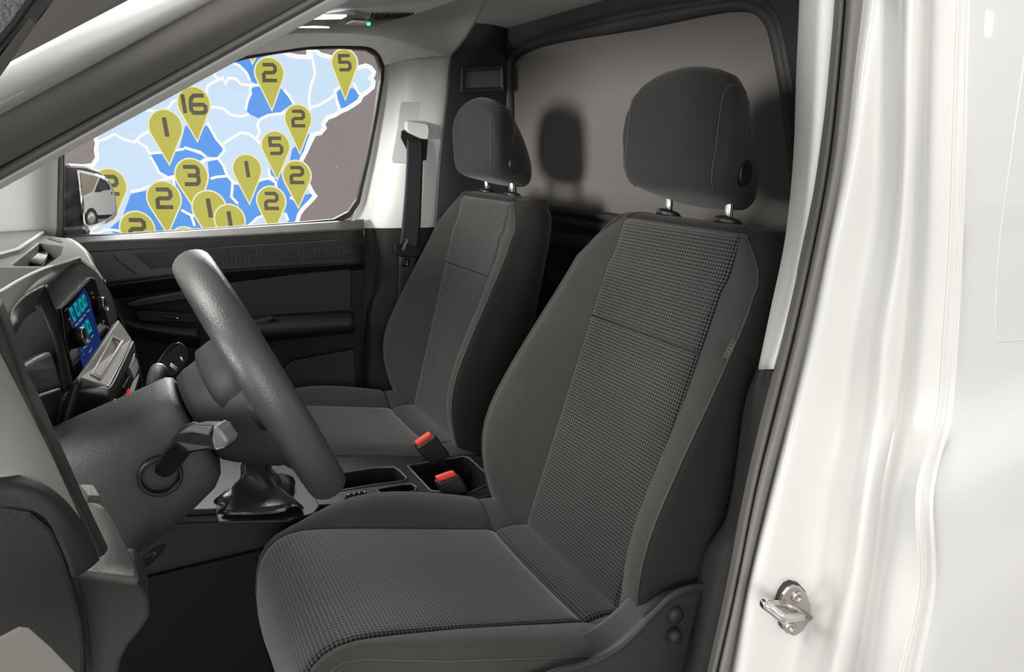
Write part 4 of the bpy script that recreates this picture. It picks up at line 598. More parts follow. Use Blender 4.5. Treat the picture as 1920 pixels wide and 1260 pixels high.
slab('window_switch', PTS['dswitchbtn'], .008, MT['black'], d1, .001)
sw = Vector(PTS['dswitchbtn'][2]); lathe('switch_lamp', sw+Vector((-.001, -.002, .003)), (0, -1, 0), [(0, .003), (.002, .003), (.003, .0015)], MT['chrome'], d1, 10)
slab('door_lever', PTS['dlever'], .02, MT['mid'], d1, .003)
loft('armrest_front', PTS['dchin'], MT['mid'], d1, 24, 14, .006)
slab('door_pocket', PTS['dpocket'], .02, MT['mid'], d1, .003)
box('outer_skin', -.8, .66, 2.08, 2.12, .4, 1.15, MT['paint'], d1, .01)
pp = loft('trim_8', PTS['pap'], MT['light'], None, 8, 30, .004)
struct(pp, 'light grey front pillar trim left of the passenger window', 'trim')

# ------------------------------------------------------------------ seats
ST = R(19); SA = Vector((math.sin(ST), 0, math.cos(ST))); SB = Vector((-math.cos(ST), 0, math.sin(ST))); SO = Vector((.585, .91, .74))
def sp(y, t, d): return SO+SA*t+SB*d+Vector((0, y, 0))
def lerp_tab(tab, x):
    """smooth (Hermite) table lookup"""
    k = len(tab)
    if x <= tab[0][0]: return tab[0][1]
    if x >= tab[-1][0]: return tab[-1][1]
    def sl(i):
        if i == 0: return (tab[1][1]-tab[0][1])/(tab[1][0]-tab[0][0])
        if i == k-1: return (tab[-1][1]-tab[-2][1])/(tab[-1][0]-tab[-2][0])
        return (tab[i+1][1]-tab[i-1][1])/(tab[i+1][0]-tab[i-1][0])
    for i in range(k-1):
        (a, va), (b, vb) = tab[i], tab[i+1]
        if x <= b:
            h = b-a; f = (x-a)/h
            return (2*f**3-3*f*f+1)*va+(f**3-2*f*f+f)*h*sl(i)+(-2*f**3+3*f*f)*vb+(f**3-f*f)*h*sl(i+1)
HW = [(-.07, .19), (-.03, .215), (.05, .235), (.15, .243), (.3, .235), (.4, .225), (.48, .215), (.53, .203), (.56, .188), (.585, .16), (.605, .12)]
HB = HW[:7]+[(.515, .200), (.54, .176), (.556, .156), (.565, .146), (.605, .10)]
BD = [(-.07, -.03), (0, .035), (.08, .078), (.15, .090), (.24, .076), (.36, .045), (.45, .022), (.51, .012), (.56, 0), (.61, 0)]
WP = .14
# t rows with roll-over at the top
TR = [(-.07, -.09), (-.06, -.045), (-.045, -.02), (-.025, -.006), (0, 0)]+[(t, 0) for t in (.02, .05, .08, .11, .14, .17, .2, .23, .26, .29, .32, .345, .365, .376, .382)]+[(.386, -.005), (.390, 0)]+[(t, 0) for t in (.396, .41, .43, .455, .48, .5, .52, .535, .547, .556)]+[(.561, -.002), (.565, -.005), (.567, -.003), (.571, -.004), (.576, -.009), (.581, -.018), (.585, -.032), (.588, -.05), (.589, -.07)]
I_SEAM, I_TOP = [i for i, r in enumerate(TR) if r[0] == .386][0], [i for i, r in enumerate(TR) if r[0] == .565][0]
PY = [0, .035, .07, .1, .12, .132, .1375, .14]
def back_section(t, dd_):
    groove = dd_ if t == .386 else 0
    if groove: dd_ = 0
    hwo, bd = lerp_tab(HW, t), lerp_tab(BD, t)
    hw = lerp_tab(HB, t); wp = min(WP, hw*(.78 if t < .5 else .92)); k = wp/WP
    half = []
    for y in PY: 
        g = -.005 if y == .14 else (-.0015 if y == .1375 else 0)
        half.append((y*k, dd_+g+groove+.006*(y/.14)**2*(1 if t < .5 else 0)))
    base = half[-1][1]-groove+.004; m = 9
    for i in range(1, m+1):
        f = i/m; y = wp+(hw-wp)*f
        h = math.sin(min(f*1.02, 1)*math.pi/2)**1.15
        half.append((y, base+bd*h-.012*max(0, f-.75)*4*(.25+bd*4)+.004*math.sin(f*math.pi)))
    yb, db = half[-1]
    back = dd_*.3-.105+.0*t
    if t > .55: back = -.105+(t-.55)*.2
    ex = hwo+.006
    for q in (.3, .65): half.append((yb+(ex-yb)*math.sin(q*math.pi/2), db+(back-db)*.12*(1-math.cos(q*math.pi/2))))
    for f, yo in ((.12, .006), (.3, .010), (.5, .009), (.7, .002), (.86, -.012), (.95, -.03), (1, -.055)):
        half.append((hwo+yo, db+(back-db)*f))
    half.append((hwo*.4, back-.004)); half.append((0, back-.006))
    return half
NP = len(PY); NBOL = NP+9
def full(half): return [(-y, d) for y, d in half[::-1]][:-1]+half  # from back centre (near side, -y) across the front to back centre
rows = []
for t, dd_ in TR:
    fs = full(back_section(t, dd_)); rows.append([sp(y, t, d) for y, d in fs])
NH = len(back_section(0, 0)); CEN = NH-1
def sub_grid(name, v0, v1, u0, u1, material, parent, uv=False):
    rr = [r[u0:u1+1] for r in rows[v0:v1+1]]; me = grid_mesh(name, rr)
    if uv: add_uv(me, rr)
    o = link_mesh(name, me, material, parent); return o
def add_uv(me, rr):
    vl = [0]; c = len(rr[0])//2
    for a, b in zip(rr, rr[1:]): vl.append(vl[-1]+(b[c]-a[c]).length)
    lay = me.uv_layers.new(name='UVMap'); nu = len(rr[0])
    for p in me.polygons:
        for li in p.loop_indices:
            vi = me.loops[li].vertex_index; v, u = divmod(vi, nu); lay.data[li].uv = (rr[v][u].y, vl[v])
def merged(name, parts, material, parent):
    """several grids welded into one part"""
    verts, faces = [], []
    for rr in parts:
        b = len(verts); nu = len(rr[0]); verts += [tuple(p) for r in rr for p in r]
        for v in range(len(rr)-1):
            for u in range(nu-1): faces.append((b+v*nu+u, b+v*nu+u+1, b+(v+1)*nu+u+1, b+(v+1)*nu+u))
    me = bpy.data.meshes.new(name); me.from_pydata(verts, [], faces); me.update()
    bm = bmesh.new(); bm.from_mesh(me); bmesh.ops.remove_doubles(bm, verts=bm.verts, dist=1e-6); bmesh.ops.recalc_face_normals(bm, faces=bm.faces); bm.to_mesh(me); bm.free()
    return link_mesh(name, me, material, parent)
def G(v0, v1, u0, u1): return [r[u0:u1+1] for r in rows[v0:v1+1]]
def make_seat():
    root = empty('car_seat', (.45, .91, .42), 'charcoal driver seat with checked cloth centre and headrest', 'car seat', group='front van seats')
    uL, uR = CEN-(NP-1), CEN+(NP-1); bL, bR = CEN-(NBOL-1), CEN+(NBOL-1); last = len(rows)-1; U = len(rows[0])-1
    sub_grid('back_lower_panel', 0, I_SEAM, uL, uR, MT['check'], root, True)
    sub_grid('back_upper_panel', I_SEAM, I_TOP, uL, uR, MT['check'], root, True)
    for a, b in ((bL, uL), (uR, bR)): merged('back_bolster', [G(0, I_TOP, a, b)], MT['fabric'], root)
    # back shell: sides, back, top and its cap
    cap = [[p.lerp(sum(rows[-1], Vector())/len(rows[-1]), f) for p in rows[-1]] for f in (0, .5, 1)]
    capl = [[p.lerp(sum(rows[0], Vector())/len(rows[0]), f) for p in rows[0]] for f in (0, .5, 1)]
    shell = merged('back_shell', [G(0, I_TOP, 0, bL), G(0, I_TOP, bR, U), G(I_TOP, last, 0, U), cap, capl], MT['fabric_side'], root)
    for s in (bL, bR):
        tube('piping', [r[s]+SB*.001 for r in rows[3:I_TOP+1]]+([rows[I_TOP][s].lerp(rows[I_TOP][CEN], .25)+SB*.002] if False else []), .0016, MT['thread'], root, 8)
    tube('seam', [p+SB*.0025 for p in rows[I_SEAM][uL:uR+1]], .0016, MT['black'], root, 6)  # black tube stands in for the shadow in the seam groove
    tube('piping', [p+SA*.001 for p in rows[I_TOP][bL:bR+1]], .0016, MT['thread'], root, 8)
    # cushion
    prof = [(.640, .690), (.620, .708), (.600, .718), (.575, .726), (.550, .7305), (.530, .730), (.520, .7275), (.516, .721), (.512, .7285), (.500, .735), (.47, .743), (.43, .754), (.39, .765), (.35, .776), (.31, .787), (.275, .796), (.24, .805), (.21, .812), (.185, .8165), (.163, .8165), (.146, .811), (.132, .800), (.121, .784), (.114, .760), (.110, .725), (.110, .685), (.114, .65)]
    L = 27
    CY = [0, .035, .07, .1, .125, .138, .1435, .146]
    BH = [(0, .004), (.05, .012), (.15, .024), (.35, .034), (.5, .034), (.6, .024), (.68, .010), (.73, .003), (1, .002)]
    crow = []; lens = [0]
    for a, b in zip(prof, prof[1:]): lens.append(lens[-1]+math.hypot(b[0]-a[0], b[1]-a[1]))
    for i, (x, z) in enumerate(prof):
        a = prof[max(i-1, 0)]; b = prof[min(i+1, len(prof)-1)]
        tx, tz = b[0]-a[0], b[1]-a[1]; ln = math.hypot(tx, tz); nx, nz = tz/ln, -tx/ln
        f = lens[i]/lens[-1]; bh = lerp_tab(BH, f); hwc = lerp_tab([(0, .215), (.1, .235), (.25, .248), (.42, .246), (.52, .236), (.59, .220), (.645, .198), (.69, .176), (.73, .165), (1, .162)], f)
        half = []
        for y in CY: half.append((y, -.004 if y == .146 else (-.001 if y == .1435 else 0)+.003*(y/.146)**2))
        m = 10
        for j in range(1, m+1):
            q = j/m; y = .146+(hwc-.146)*q
            half.append((y, bh*math.sin(min(1, q*1.35)*math.pi/2)-max(0, q-.7)**2*.16))
        yb, db = half[-1]
        for dz, yo in ((.006, .006), (.03, .008), (.07, .004), (.11, -.004)): half.append((yb+yo, db-dz))
        fs = [(-y, d) for y, d in half[::-1]][:-1]+half
        side_scale = 1 if f < .48 else max(.3, 1-(f-.48)*3.6)
        crow.append([Vector((x+nx*(d if d > -.02 else -.02+(d+.02)*side_scale), .91+y, z+nz*(d if d > -.02 else -.02+(d+.02)*side_scale))) for y, d in fs])
    cc = len(crow[0])//2; nP = len(CY)-1; nB = nP+10
    isx = 7
    def CG(v0, v1, u0, u1): return [r[u0:u1+1] for r in crow[v0:v1+1]]
    g1 = CG(0, isx, cc-nP, cc+nP); me = grid_mesh('cushion_rear_strip', g1); add_uv(me, g1); link_mesh('cushion_rear_strip', me, MT['check'], root)
    g2 = CG(isx, len(crow)-1, cc-nP, cc+nP); me = grid_mesh('cushion_panel', g2); add_uv(me, g2); link_mesh('cushion_panel', me, MT['check'], root)
    for a, b in ((cc-nB, cc-nP), (cc+nP, cc+nB)): merged('cushion_bolster', [CG(0, len(crow)-1, a, b)], MT['fabric'], root)
    for a, b in ((0, cc-nB), (cc+nB, len(crow[0])-1)): merged('cushion_skirt', [CG(0, len(crow)-1, a, b)], MT['fabric'], root)
    for s in (cc-nB, cc+nB): tube('piping', [r[s] for r in crow[2:-4]], .0014, MT['thread'], root, 8)
    box('pan', .12, .62, .69, 1.13, .56, .69, MT['black'], root, .02)
    box('pedestal', .18, .60, .72, 1.10, .42, .57, MT['black'], root, .01)
    # side valance with lever bar and recliner wheel
    v0 = [Vector(p) for p in PTS['sidetrim'][0]]; v1 = [Vector(p) for p in PTS['sidetrim'][1]]
    loft('valance', [[p+Vector((0, .03, .012)) for p in v0], v0, v1, [p+Vector((0, .004, -.02)) for p in v1], [Vector((p.x, .645, .50)) for p in v1]], MT['mid'], root, 50, 24, .003)
    for q, rr_ in zip(PTS['recl'], (.013, .011)):
        lathe('recliner_knob', Vector(q)+Vector((0, .02, 0)), (0, -1, 0), [(0, rr_), (.022, rr_), (.03, rr_*.8), (.031, rr_*.3)], MT['dark'], root, 12)
    # headrest
    prof_h = [(.609, -.010), (.610, .030), (.619, .052), (.643, .063), (.68, .071), (.72, .080), (.75, .086), (.772, .087), (.787, .078), (.793, .058), (.788, .034), (.772, .010), (.745, -.020), (.71, -.052), (.67, -.076), (.635, -.083), (.615, -.074), (.609, -.045)]
    pcen = (sum(p[0] for p in prof_h)/len(prof_h), sum(p[1] for p in prof_h)/len(prof_h))
    secs = []
    for y, s, sh in ((-.128, .30, 0), (-.1275, .62, 0), (-.124, .82, 0), (-.116, .93, 0), (-.104, .975, 0), (-.09, .99, 0), (-.06, 1, 0), (-.03, 1.004, 0), (0, 1.006, 0), (.03, 1.004, 0), (.06, 1, 0), (.09, .99, 0), (.104, .975, 0), (.116, .93, 0), (.124, .82, 0), (.1275, .62, 0), (.128, .30, 0)):
        ring = cr([Vector((0, a, b)) for a, b in prof_h]+[Vector((0, *prof_h[0]))], 49)[:-1]
        out = []
        for p in ring:
            tt, d = pcen[0]+(p.y-pcen[0])*s, pcen[1]+(p.z-pcen[1])*s
            # domed top in front view
            ay = abs(y); drop = .015*(ay/.09)**2+.055*max(0, (ay-.085)/.043)**2.2
            if tt > .63: tt -= drop*min(1, (tt-.63)/.16)
            tt += .010*max(0, (ay-.08)/.048)**2*max(0, (.64-p.y)/.04)
            d -= .010*(abs(y)/.128)**2*(1 if p.z > .02 else 0)
            out.append(sp(y*(1.0-.43*max(0, min(1, (.06-d)/.145))), tt, d))
        secs.append(out)
    hr = rings('headrest', secs, MT['headcloth'], root)
    for sgn in (-1, 1):
        k = 4 if sgn < 0 else len(secs)-5
        tube('piping', [secs[k][q]+SB*.0004+Vector((0, sgn*.0006, 0)) for q in range(3, 27)], .0011, MT['thread'], hr, 8)
    lathe('button', sp(-.1015, .654, -.002), (.37, -1, 0), [(0, .018), (.006, .018), (.008, .016), (.007, .0135), (.0065, .012), (.007, .003)], MT['black'], hr, 24)
    for y in (-.07, .07):
        po = tube('headrest_post', [sp(y, .56, -.045), sp(y, .60, -.032), sp(y, .66, -.012)], .0062, MT['chrome'], root, 16)
        lathe('collar', sp(y, .587, -.036), SA, [(-.006, .021), (.003, .021), (.006, .017), (.007, .009)], MT['black'], po, 22)
    return root
def text_mesh(name, body, o, ux, uy, size, material, parent):
    cu = bpy.data.curves.new(name, 'FONT'); cu.body = body; cu.size = 1; cu.align_x = 'CENTER'; cu.align_y = 'CENTER'
    to = bpy.data.objects.new(name, cu); COL.objects.link(to)
    dg = bpy.context.evaluated_depsgraph_get(); me = bpy.data.meshes.new_from_object(to.evaluated_get(dg)); bpy.data.objects.remove(to)
    ux, uy = Vector(ux).normalized(), Vector(uy).normalized()
    for v in me.vertices: v.co = Vector(o)+ux*(v.co.x*size)+uy*(v.co.y*size)
    return link_mesh(name, me, material, parent, smooth=False)
seat = make_seat()
def copy_tree(o, parent=None):
    c = o.copy(); COL.objects.link(c); c.parent = parent; c.matrix_parent_inverse = o.matrix_parent_inverse.copy()
    for ch in list(o.children):
        if ch.name.split('.')[0] not in ('recliner_knob', 'valance'): copy_tree(ch, c)
    return c
seat2 = copy_tree(seat)
SH = Vector((.078, .74, -.027)); seat2.rotation_euler = (0, R(-4), 0)
seat2.location = Vector(seat.location)+SH
seat2['label'] = 'charcoal passenger seat beside the far door, checked cloth centre and headrest'
def airbag_tag(key, root):
    q = [Vector(p) for p in PTS[key]]
    o = slab('airbag_tag', q, .002, MT['black'], root, .0005)
    c = sum(q, Vector())/4; ux = (q[1]-q[0]); uy = (q[0]-q[3]); nn = newell(q)
    if nn.dot(EYE-c) < 0: nn = -nn
    text_mesh('lettering', 'AIRBAG', c+nn*.0015, ux, uy, ux.length*.24, MT['shelfm'], o)
airbag_tag('tagD', seat); airbag_tag('tagP', seat2)

# ------------------------------------------------------------------ steering wheel and column
WT = R(24); WN = Vector((math.cos(WT), 0, math.sin(WT))); WM = Vector((-math.sin(WT), 0, math.cos(WT))); WY = Vector((0, 1, 0)); WC = Vector((.130, .95, 1.107))
def wp_(y, m, n_): return WC+WY*y+WM*m+WN*n_
swh = empty('steering_wheel', WC, 'black grained steering wheel seen edge-on in front of the driver seat', 'steering wheel')
NR = 72; rr_ = []
for i in range(NR):
    a = 2*math.pi*i/NR; u = WY*math.cos(a)+WM*math.sin(a); ring = []
    for j in range(20):
        b = 2*math.pi*j/20; ring.append(WC+u*(.163+.0185*math.cos(b))+WN*(.024*math.sin(b)))
    rr_.append(ring)
rr_.append(rr_[0]); me = grid_mesh('rim', rr_, True)
bm = bmesh.new(); bm.from_mesh(me); bmesh.ops.remove_doubles(bm, verts=bm.verts, dist=1e-6); bmesh.ops.recalc_face_normals(bm, faces=bm.faces); bm.to_mesh(me); bm.free()
link_mesh('rim', me, MT['leather'], swh)
def sup(hw, top, bot, n_, yoff=0, e=3.2, k=40):
    out = []; cm, hm = (top+bot)/2, (top-bot)/2
    for q in range(k):
        a = 2*math.pi*q/k; c, s = math.cos(a), math.sin(a)
        out.append(wp_(yoff+hw*math.copysign(abs(c)**(2/e), c), cm+hm*math.copysign(abs(s)**(2/e), s), n_))
    return out
rings('hub', [sup(.066, .036, -.048, -.090), sup(.076, .044, -.056, -.0885), sup(.088, .047, -.064, -.078), sup(.104, .048, -.078, -.058), sup(.122, .047, -.090, -.036), sup(.132, .044, -.092, -.016), sup(.120, .036, -.080, -.004)], MT['hub'], swh)
rings('airbag_cover', [sup(.090, .052, -.030, -.058), sup(.100, .0575, -.036, -.054), sup(.106, .061, -.040, -.034), sup(.102, .060, -.042, -.008), sup(.085, .050, -.036, .004)], MT['hub'], swh)
for a in (0, 180, 270):
    ca, sa = math.cos(R(a)), math.sin(R(a)); u = WY*ca+WM*sa; v = -WY*sa+WM*ca
    rings('spoke', [[WC+u*r+v*(hw*x)+WN*(nn_+th*y) for x, y in ((-1, -.5), (-.8, -1), (.8, -1), (1, -.5), (1, .5), (.8, 1), (-.8, 1), (-1, .5))] for r, hw, nn_, th in ((.08, .020, -.030, .014), (.115, .018, -.024, .012), (.14, .016, -.014, .010), (.16, .014, -.002, .008))], MT['hub'], swh)
sc2 = empty('steering_column', WC-WN*.2, 'grey grained steering column cover behind the wheel', 'steering column')
rings('lower_cover', [sup(.060, .036, -.048, -.093), sup(.078, .046, -.058, -.094), sup(.084, .050, -.070, -.100), sup(.088, .053, -.084, -.115, e=2.8), sup(.090, .056, -.094, -.15, e=2.8), sup(.092, .062, -.104, -.20, e=2.8), sup(.092, .066, -.106, -.25, e=2.8), sup(.092, .066, -.10, -.32, e=2.8)], MT['column'], sc2)
rg = Vector(PTS['ring'][0])
lathe('stalk_socket', rg+Vector((0, -.010, 0)), (0, -1, 0), [(0, .0235), (.010, .0235), (.012, .021), (.010, .019), (-.004, .0185)], MT['black'], sc2)
sk_ = slab('indicator_stalk', PTS['stalk_arm'], .022, MT['black'], sc2, .006, seg=3)
slab('stalk_grip', PTS['stalk_head'], .024, MT['black'], sk_, .005, seg=3)
slab('stalk_tip', PTS['stalk_end'], .02, MT['silver'], sk_, .003, seg=3)
slab('stalk_face', PTS['stalk_top'], .004, MT['dash'], sk_, .0015)
ws = tube('wiper_stalk', PTS['wstalk'], [.010, .0105, .012], MT['dash'], sc2, 12, sub=12)
slab('stalk_head', PTS['whead'], .022, MT['black'], ws, .003)
wpz = [Vector(p)+Vector((0, -.004, 0)) for p in PTS['wprint']]
for a, b in ((0, 1), (2, 3), (4, 5)): tube('print_mark', [wpz[a], wpz[b]], .0012, MT['print'], ws, 6)
slab('adjust_lever', PTS['lever'], .02, MT['black'], sc2, .004)

# ------------------------------------------------------------------ dashboard
db = empty('dashboard', (-.1, 1.25, .9), 'grey plastic dashboard with hooded instrument binnacle', 'dashboard')
holed('top_cover', PTS['dtop'], [PTS['tray']], .006, (.03,), MT['dash'], db, .002)
slab('top_pad', PTS['pad'], .02, MT['dash'], db, .006, lift=.010, seg=4)
slab('dark_plate', PTS['recess'], .003, MT['dark'], db, .001, lift=.001)  # flat dark plate in place of a recess between tray and brow
tr_ = [Vector(p) for p in PTS['trayrib']]
slab('tray_mat', tr_, .004, MT['mid'], db, .001)
for i in range(7):
    f = (i+.5)/7; tube('tray_rib', [tr_[0].lerp(tr_[3], f)+Vector((0, 0, .002)), tr_[1].lerp(tr_[2], f)+Vector((0, 0, .002))], .0022, MT['dash'], db, 6)
slab('defrost_vent', PTS['defrost'], .004, MT['dark'], db, .001, lift=.002)
loft('end_cover', PTS['dend'], MT['dash'], db, 24, 16, .004)
loft('glovebox_side', PTS['dglove'], MT['black'], db, 20, 8, .006)
loft('brow', PTS['brow'], MT['dash_lit'], db, 50, 14, .004)
loft('binnacle_hood', PTS['hoodband'], MT['mid'], db, 30, 14, .004)
loft('binnacle_edge', PTS['hoodright'], MT['dark'], db, 24, 4, .004)
slab('binnacle_wall', PTS['binwall'], .01, MT['black'], db, 0)
slab('binnacle_back', PTS['binback'], .01, MT['black'], db, 0)
slab('cluster_shelf', PTS['binshelf'], .03, MT['mid'], db, .006, seg=3)
slab('cluster_foot', PTS['binfoot'], .02, MT['dark'], db, .003)
loft('fascia_strip', PTS['strip'], MT['mid'], db, 24, 8, .008)
loft('end_top', PTS['endtop'], MT['dash_lit'], db, 30, 24, .005)
loft('end_band', PTS['endband'], MT['mid'], db, 40, 14, .006)
loft('end_lower', PTS['endlow'], MT['mid'], db, 40, 14, .006)
slab('end_cap', PTS['endcap'], .02, MT['dark'], db, .003)
slab('knee_panel', PTS['knee'], .06, MT['mid'], db, .006, seg=3)
loft('knee_top', PTS['kneetop'], MT['dash'], db, 20, 16, .006)
slab('release_knob', PTS['kneeknob'], .012, MT['dash'], db, .003)
slab('fascia', PTS['fascia'], .02, MT['dark'], db, .003)
slab('shelf', PTS['shelf_top'], .015, MT['shelf_lit'], db, .003)
ring_slab('shelf_lip', PTS['shelf_inset'], PTS['shelf_in2'], .004, MT['shelf_lit'], db, .0006)
loft('shelf_front', PTS['shelf_front'], MT['dark'], db, 40, 20, .004)
loft('under_panel', PTS['kneeleft'], MT['dark'], db, 20, 20, .006)
box('cowl_blocker', -.95, -.30, .56, 1.94, 1.14, 1.185, MT['mid'], db, .01)  # unseen, added to keep windscreen light out of the binnacle
box('firewall_blocker', -.50, -.46, .56, 1.98, .42, 1.16, MT['matt'], db, .005)  # unseen, added to keep light out of the footwell
# radio unit
NF = Vector(PTS['nf'][0])
iu = empty('radio_unit', PTS['screen'][0], 'black radio unit with lit blue touch screen and two knobs', 'radio')
slab('bezel', PTS['unit'], .012, MT['glossb'], iu, .001, lift=.002)
slab('screen', PTS['screen'], .002, MT['s_blue'], iu, 0)
for t in PTS['tiles']:
    q = [Vector(p) for p in t]; o = slab('icon_tile', q, .0006, MT['s_tile'], iu, 0)
    c = sum(q, Vector())/4
    slab('icon_print', [c+(p-c)*.45+NF*.0004 for p in q], .0004, MT['s_tiled'], o, 0)
for t in PTS['tiletext']: slab('screen_text', t, .0005, MT['s_txt'], iu, 0)
for k in ('screen_slot', 'screen_slot2'): slab('bezel_line', PTS[k], .001, MT['shelfm'], iu, 0)
for k in ('knob1', 'knob2'):
    a, b = [Vector(p) for p in PTS[k]]
    kn = lathe('knob', a, NF, [(0, .0150), (.012, .0145), (.0150, .0138)], MT['black'], iu, 30)
    lathe('knob_rim', a+NF*.0148, NF, [(0, .0138), (.0018, .0130), (.002, .011), (.0012, .010)], MT['chrome'], kn, 30)
    for i in range(24):
        an = 2*math.pi*i/24; u0 = Vector((0, 1, 0)); u0 = (u0-NF*u0.dot(NF)).normalized(); v0 = NF.cross(u0)
        d = u0*math.cos(an)+v0*math.sin(an); tube('knob_ridge', [a+NF*.003+d*.0150, a+NF*.013+d*.0145], .0007, MT['dark'], kn, 5)
for p in PTS['unit_marks']:
    p = Vector(p); obox('key_mark', p+NF*.0015, (0, .003, 0), (0, 0, .0016), NF*.0004, MT['print'], iu, 0)
# climate panel
hv = empty('climate_panel', PTS['hvac'][0], 'dark climate control panel with small red hazard light under the shelf', 'control panel')
slab('panel', PTS['hvac'], .02, MT['black'], hv, .002)
slab('button', PTS['hvac_btn'], .004, MT['glossb'], hv, .001, lift=.002)
slab('hazard_light', PTS['hazard'], .002, emit('hazard red', (.75, .03, .03), .9), hv, 0, lift=.003)
for a, b in PTS['hvac_bars']: tube('trim_bar', [a, b], .0016, MT['silver'], hv, 8)
slab('vent', PTS['hvac_vent'], .008, MT['shelfm'], hv, .002, lift=.003)

# ------------------------------------------------------------------ centre console
cc_ = empty('centre_console', (.3, 1.29, .42), 'black centre console with cup holders between the seats', 'console')
def cz(x): return .84-.2*x
outer = [(x, y, cz(x)) for x, y in ((-.14, 1.176), (.58, 1.176), (.64, 1.24), (.65, 1.40), (.1, 1.40), (-.14, 1.40))]
holed('body', outer, [PTS['cup1'], PTS['cup2'], PTS['bin']], .40, (.06, .05, .12), MT['dark'], cc_, .002)
tube('side_rail', [(x, 1.168, cz(x)-.014) for x in (-.14, .58)], .006, MT['dark'], cc_, 10)
box('side_panel', -.16, .60, 1.16, 1.168, .42, .74, MT['matt'], cc_, .002)
for k in ('cup1', 'cup2', 'bin'): tube('rim', [Vector(p)+Vector((0, 0, .0005)) for p in PTS[k]], .0022, MT['dash'], cc_, 8, closed=True)
slab('switch_panel', PTS['sw'], .004, MT['glossb'], cc_, .001)
swp = [Vector(p) for p in PTS['sw']]
for i in range(4):
    f = (i+.5)/4; tube('switch_mark', [swp[3].lerp(swp[2], f)*.35+swp[0].lerp(swp[1], f)*.65+Vector((0, 0, .002)), swp[3].lerp(swp[2], f)*.65+swp[0].lerp(swp[1], f)*.35+Vector((0, 0, .002))], .0012, MT['print'], cc_, 6)
# gear lever
gl_ = empty('gear_lever', PTS['boot_ring'][0], 'gear lever boot of creased black leather in a grey frame', 'gear lever')
bf = [Vector(p) for p in PTS['bootframe']]; br = [Vector(p) for p in PTS['boot_ring']]
slab('frame', bf, .006, MT['dark'], gl_, .003)
bc = sum(br, Vector())/len(br); top = Vector((.150, 1.285, .915)); secs = []
base = cr([p for p in br]+[br[0]], 49)[:-1]
for i in range(22):
    f = i/21; c = bc.lerp(top, f); sc_f = .62*(1-f)**7+.40*(1-.45*f); out = []
    for q, p in enumerate(base):
        a = 2*math.pi*q/48; wob = 1+.24*math.sin(a*3+f*9+.6)*math.sin(math.pi*min(1, f*1.15))+.13*math.sin(a*5-f*16)+.05*math.sin(a*9+f*22)
        v = (p-bc)*sc_f*wob; out.append(c+v+Vector((0, 0, .006+.004*math.sin(a*3+f*13))))
    secs.append(out)
rings('boot', secs, MT['leatherb'], gl_)
tube('shaft', [top, top+Vector((-.01, 0, .05))], .008, MT['black'], gl_, 12)
lathe('knob', top+Vector((-.01, 0, .05)), (-.15, 0, 1), [(-.01, .012), (.0, .018), (.02, .024), (.035, .022), (.045, .01)], MT['black'], gl_)

# belt buckles
def buckle(key, label, low):
    q = [Vector(p) for p in PTS[key]]; c = sum(q, Vector())/4; ux = (q[1]-q[0]); half = ux.length/2; ux.normalize(); lo = Vector(low); ax = (c-lo).normalized()
    uy = ax.cross(ux).normalized()
    root = empty('belt_buckle', lo, label, 'belt buckle', group='seat belt buckles')
    ln = (c-lo).length
    obox('body', lo+ax*(ln*.62-.006), ux*(half+.004), uy*.0135, ax*(ln*.40), MT['black'], root, .004, 3)
    obox('release_button', c-ax*.004, ux*half*.96, uy*.0085, ax*.008, MT['red'], root, .003, 3)
    obox('stalk', lo-ax*.02, ux*.008, uy*.006, ax*.06, MT['black'], root, .002)
buckle('buckD', 'red-topped belt buckle beside the driver seat, nearer the camera', (.505, 1.195, .735))
buckle('buckP', 'red-topped belt buckle against the passenger seat cushion', (.545, 1.372, .725))

# passenger seat belt
sb = empty('seat_belt', PTS['belt'][-1][0], 'black seat belt hanging on the passenger pillar', 'seat belt')
loft('webbing', PTS['belt'], MT['leatherb'] if False else mat('belt webbing', (.014, .014, .017), .6, bump=.3, scale=500), sb, 8, 40, .002)
slab('slot', PTS['belt_slot'], .006, MT['black'], sb, .002)
slab('guide_loop', PTS['belt_guide'], .02, MT['light'], sb, .006, seg=3)
slab('latch_stop', PTS['belt_latch'], .014, MT['black'], sb, .004)
tn = [Vector(p) for p in PTS['belt_tongue']]; tcn = sum(tn, Vector())/len(tn)
ring_slab('tongue', tn, [tcn+(p-tcn)*.55 for p in tn], .003, MT['chrome'], sb, .0005)

# dome lamp
dm = empty('dome_lamp', PTS['dome'][0], 'lit overhead reading lamps in the roof console', 'lamp')
slab('housing', PTS['dome'], .01, MT['shelfm'], dm, .001, vec=(0, 0, .012))
slab('lens', PTS['dome_l1'], .003, MT['lamp'], dm, 0, vec=(0, 0, .003))
slab('lens', PTS['dome_l2'], .003, MT['lampy'], dm, 0, vec=(0, 0, .003))
slab('cover', PTS['dome_hatch'], .003, MT['light'], dm, .0006, vec=(0, 0, .003))
lathe('indicator_led', PTS['dome_led'][0], (0, 0, -1), [(-.003, .004), (.001, .004), (.003, .002)], MT['ledg'], dm, 10)

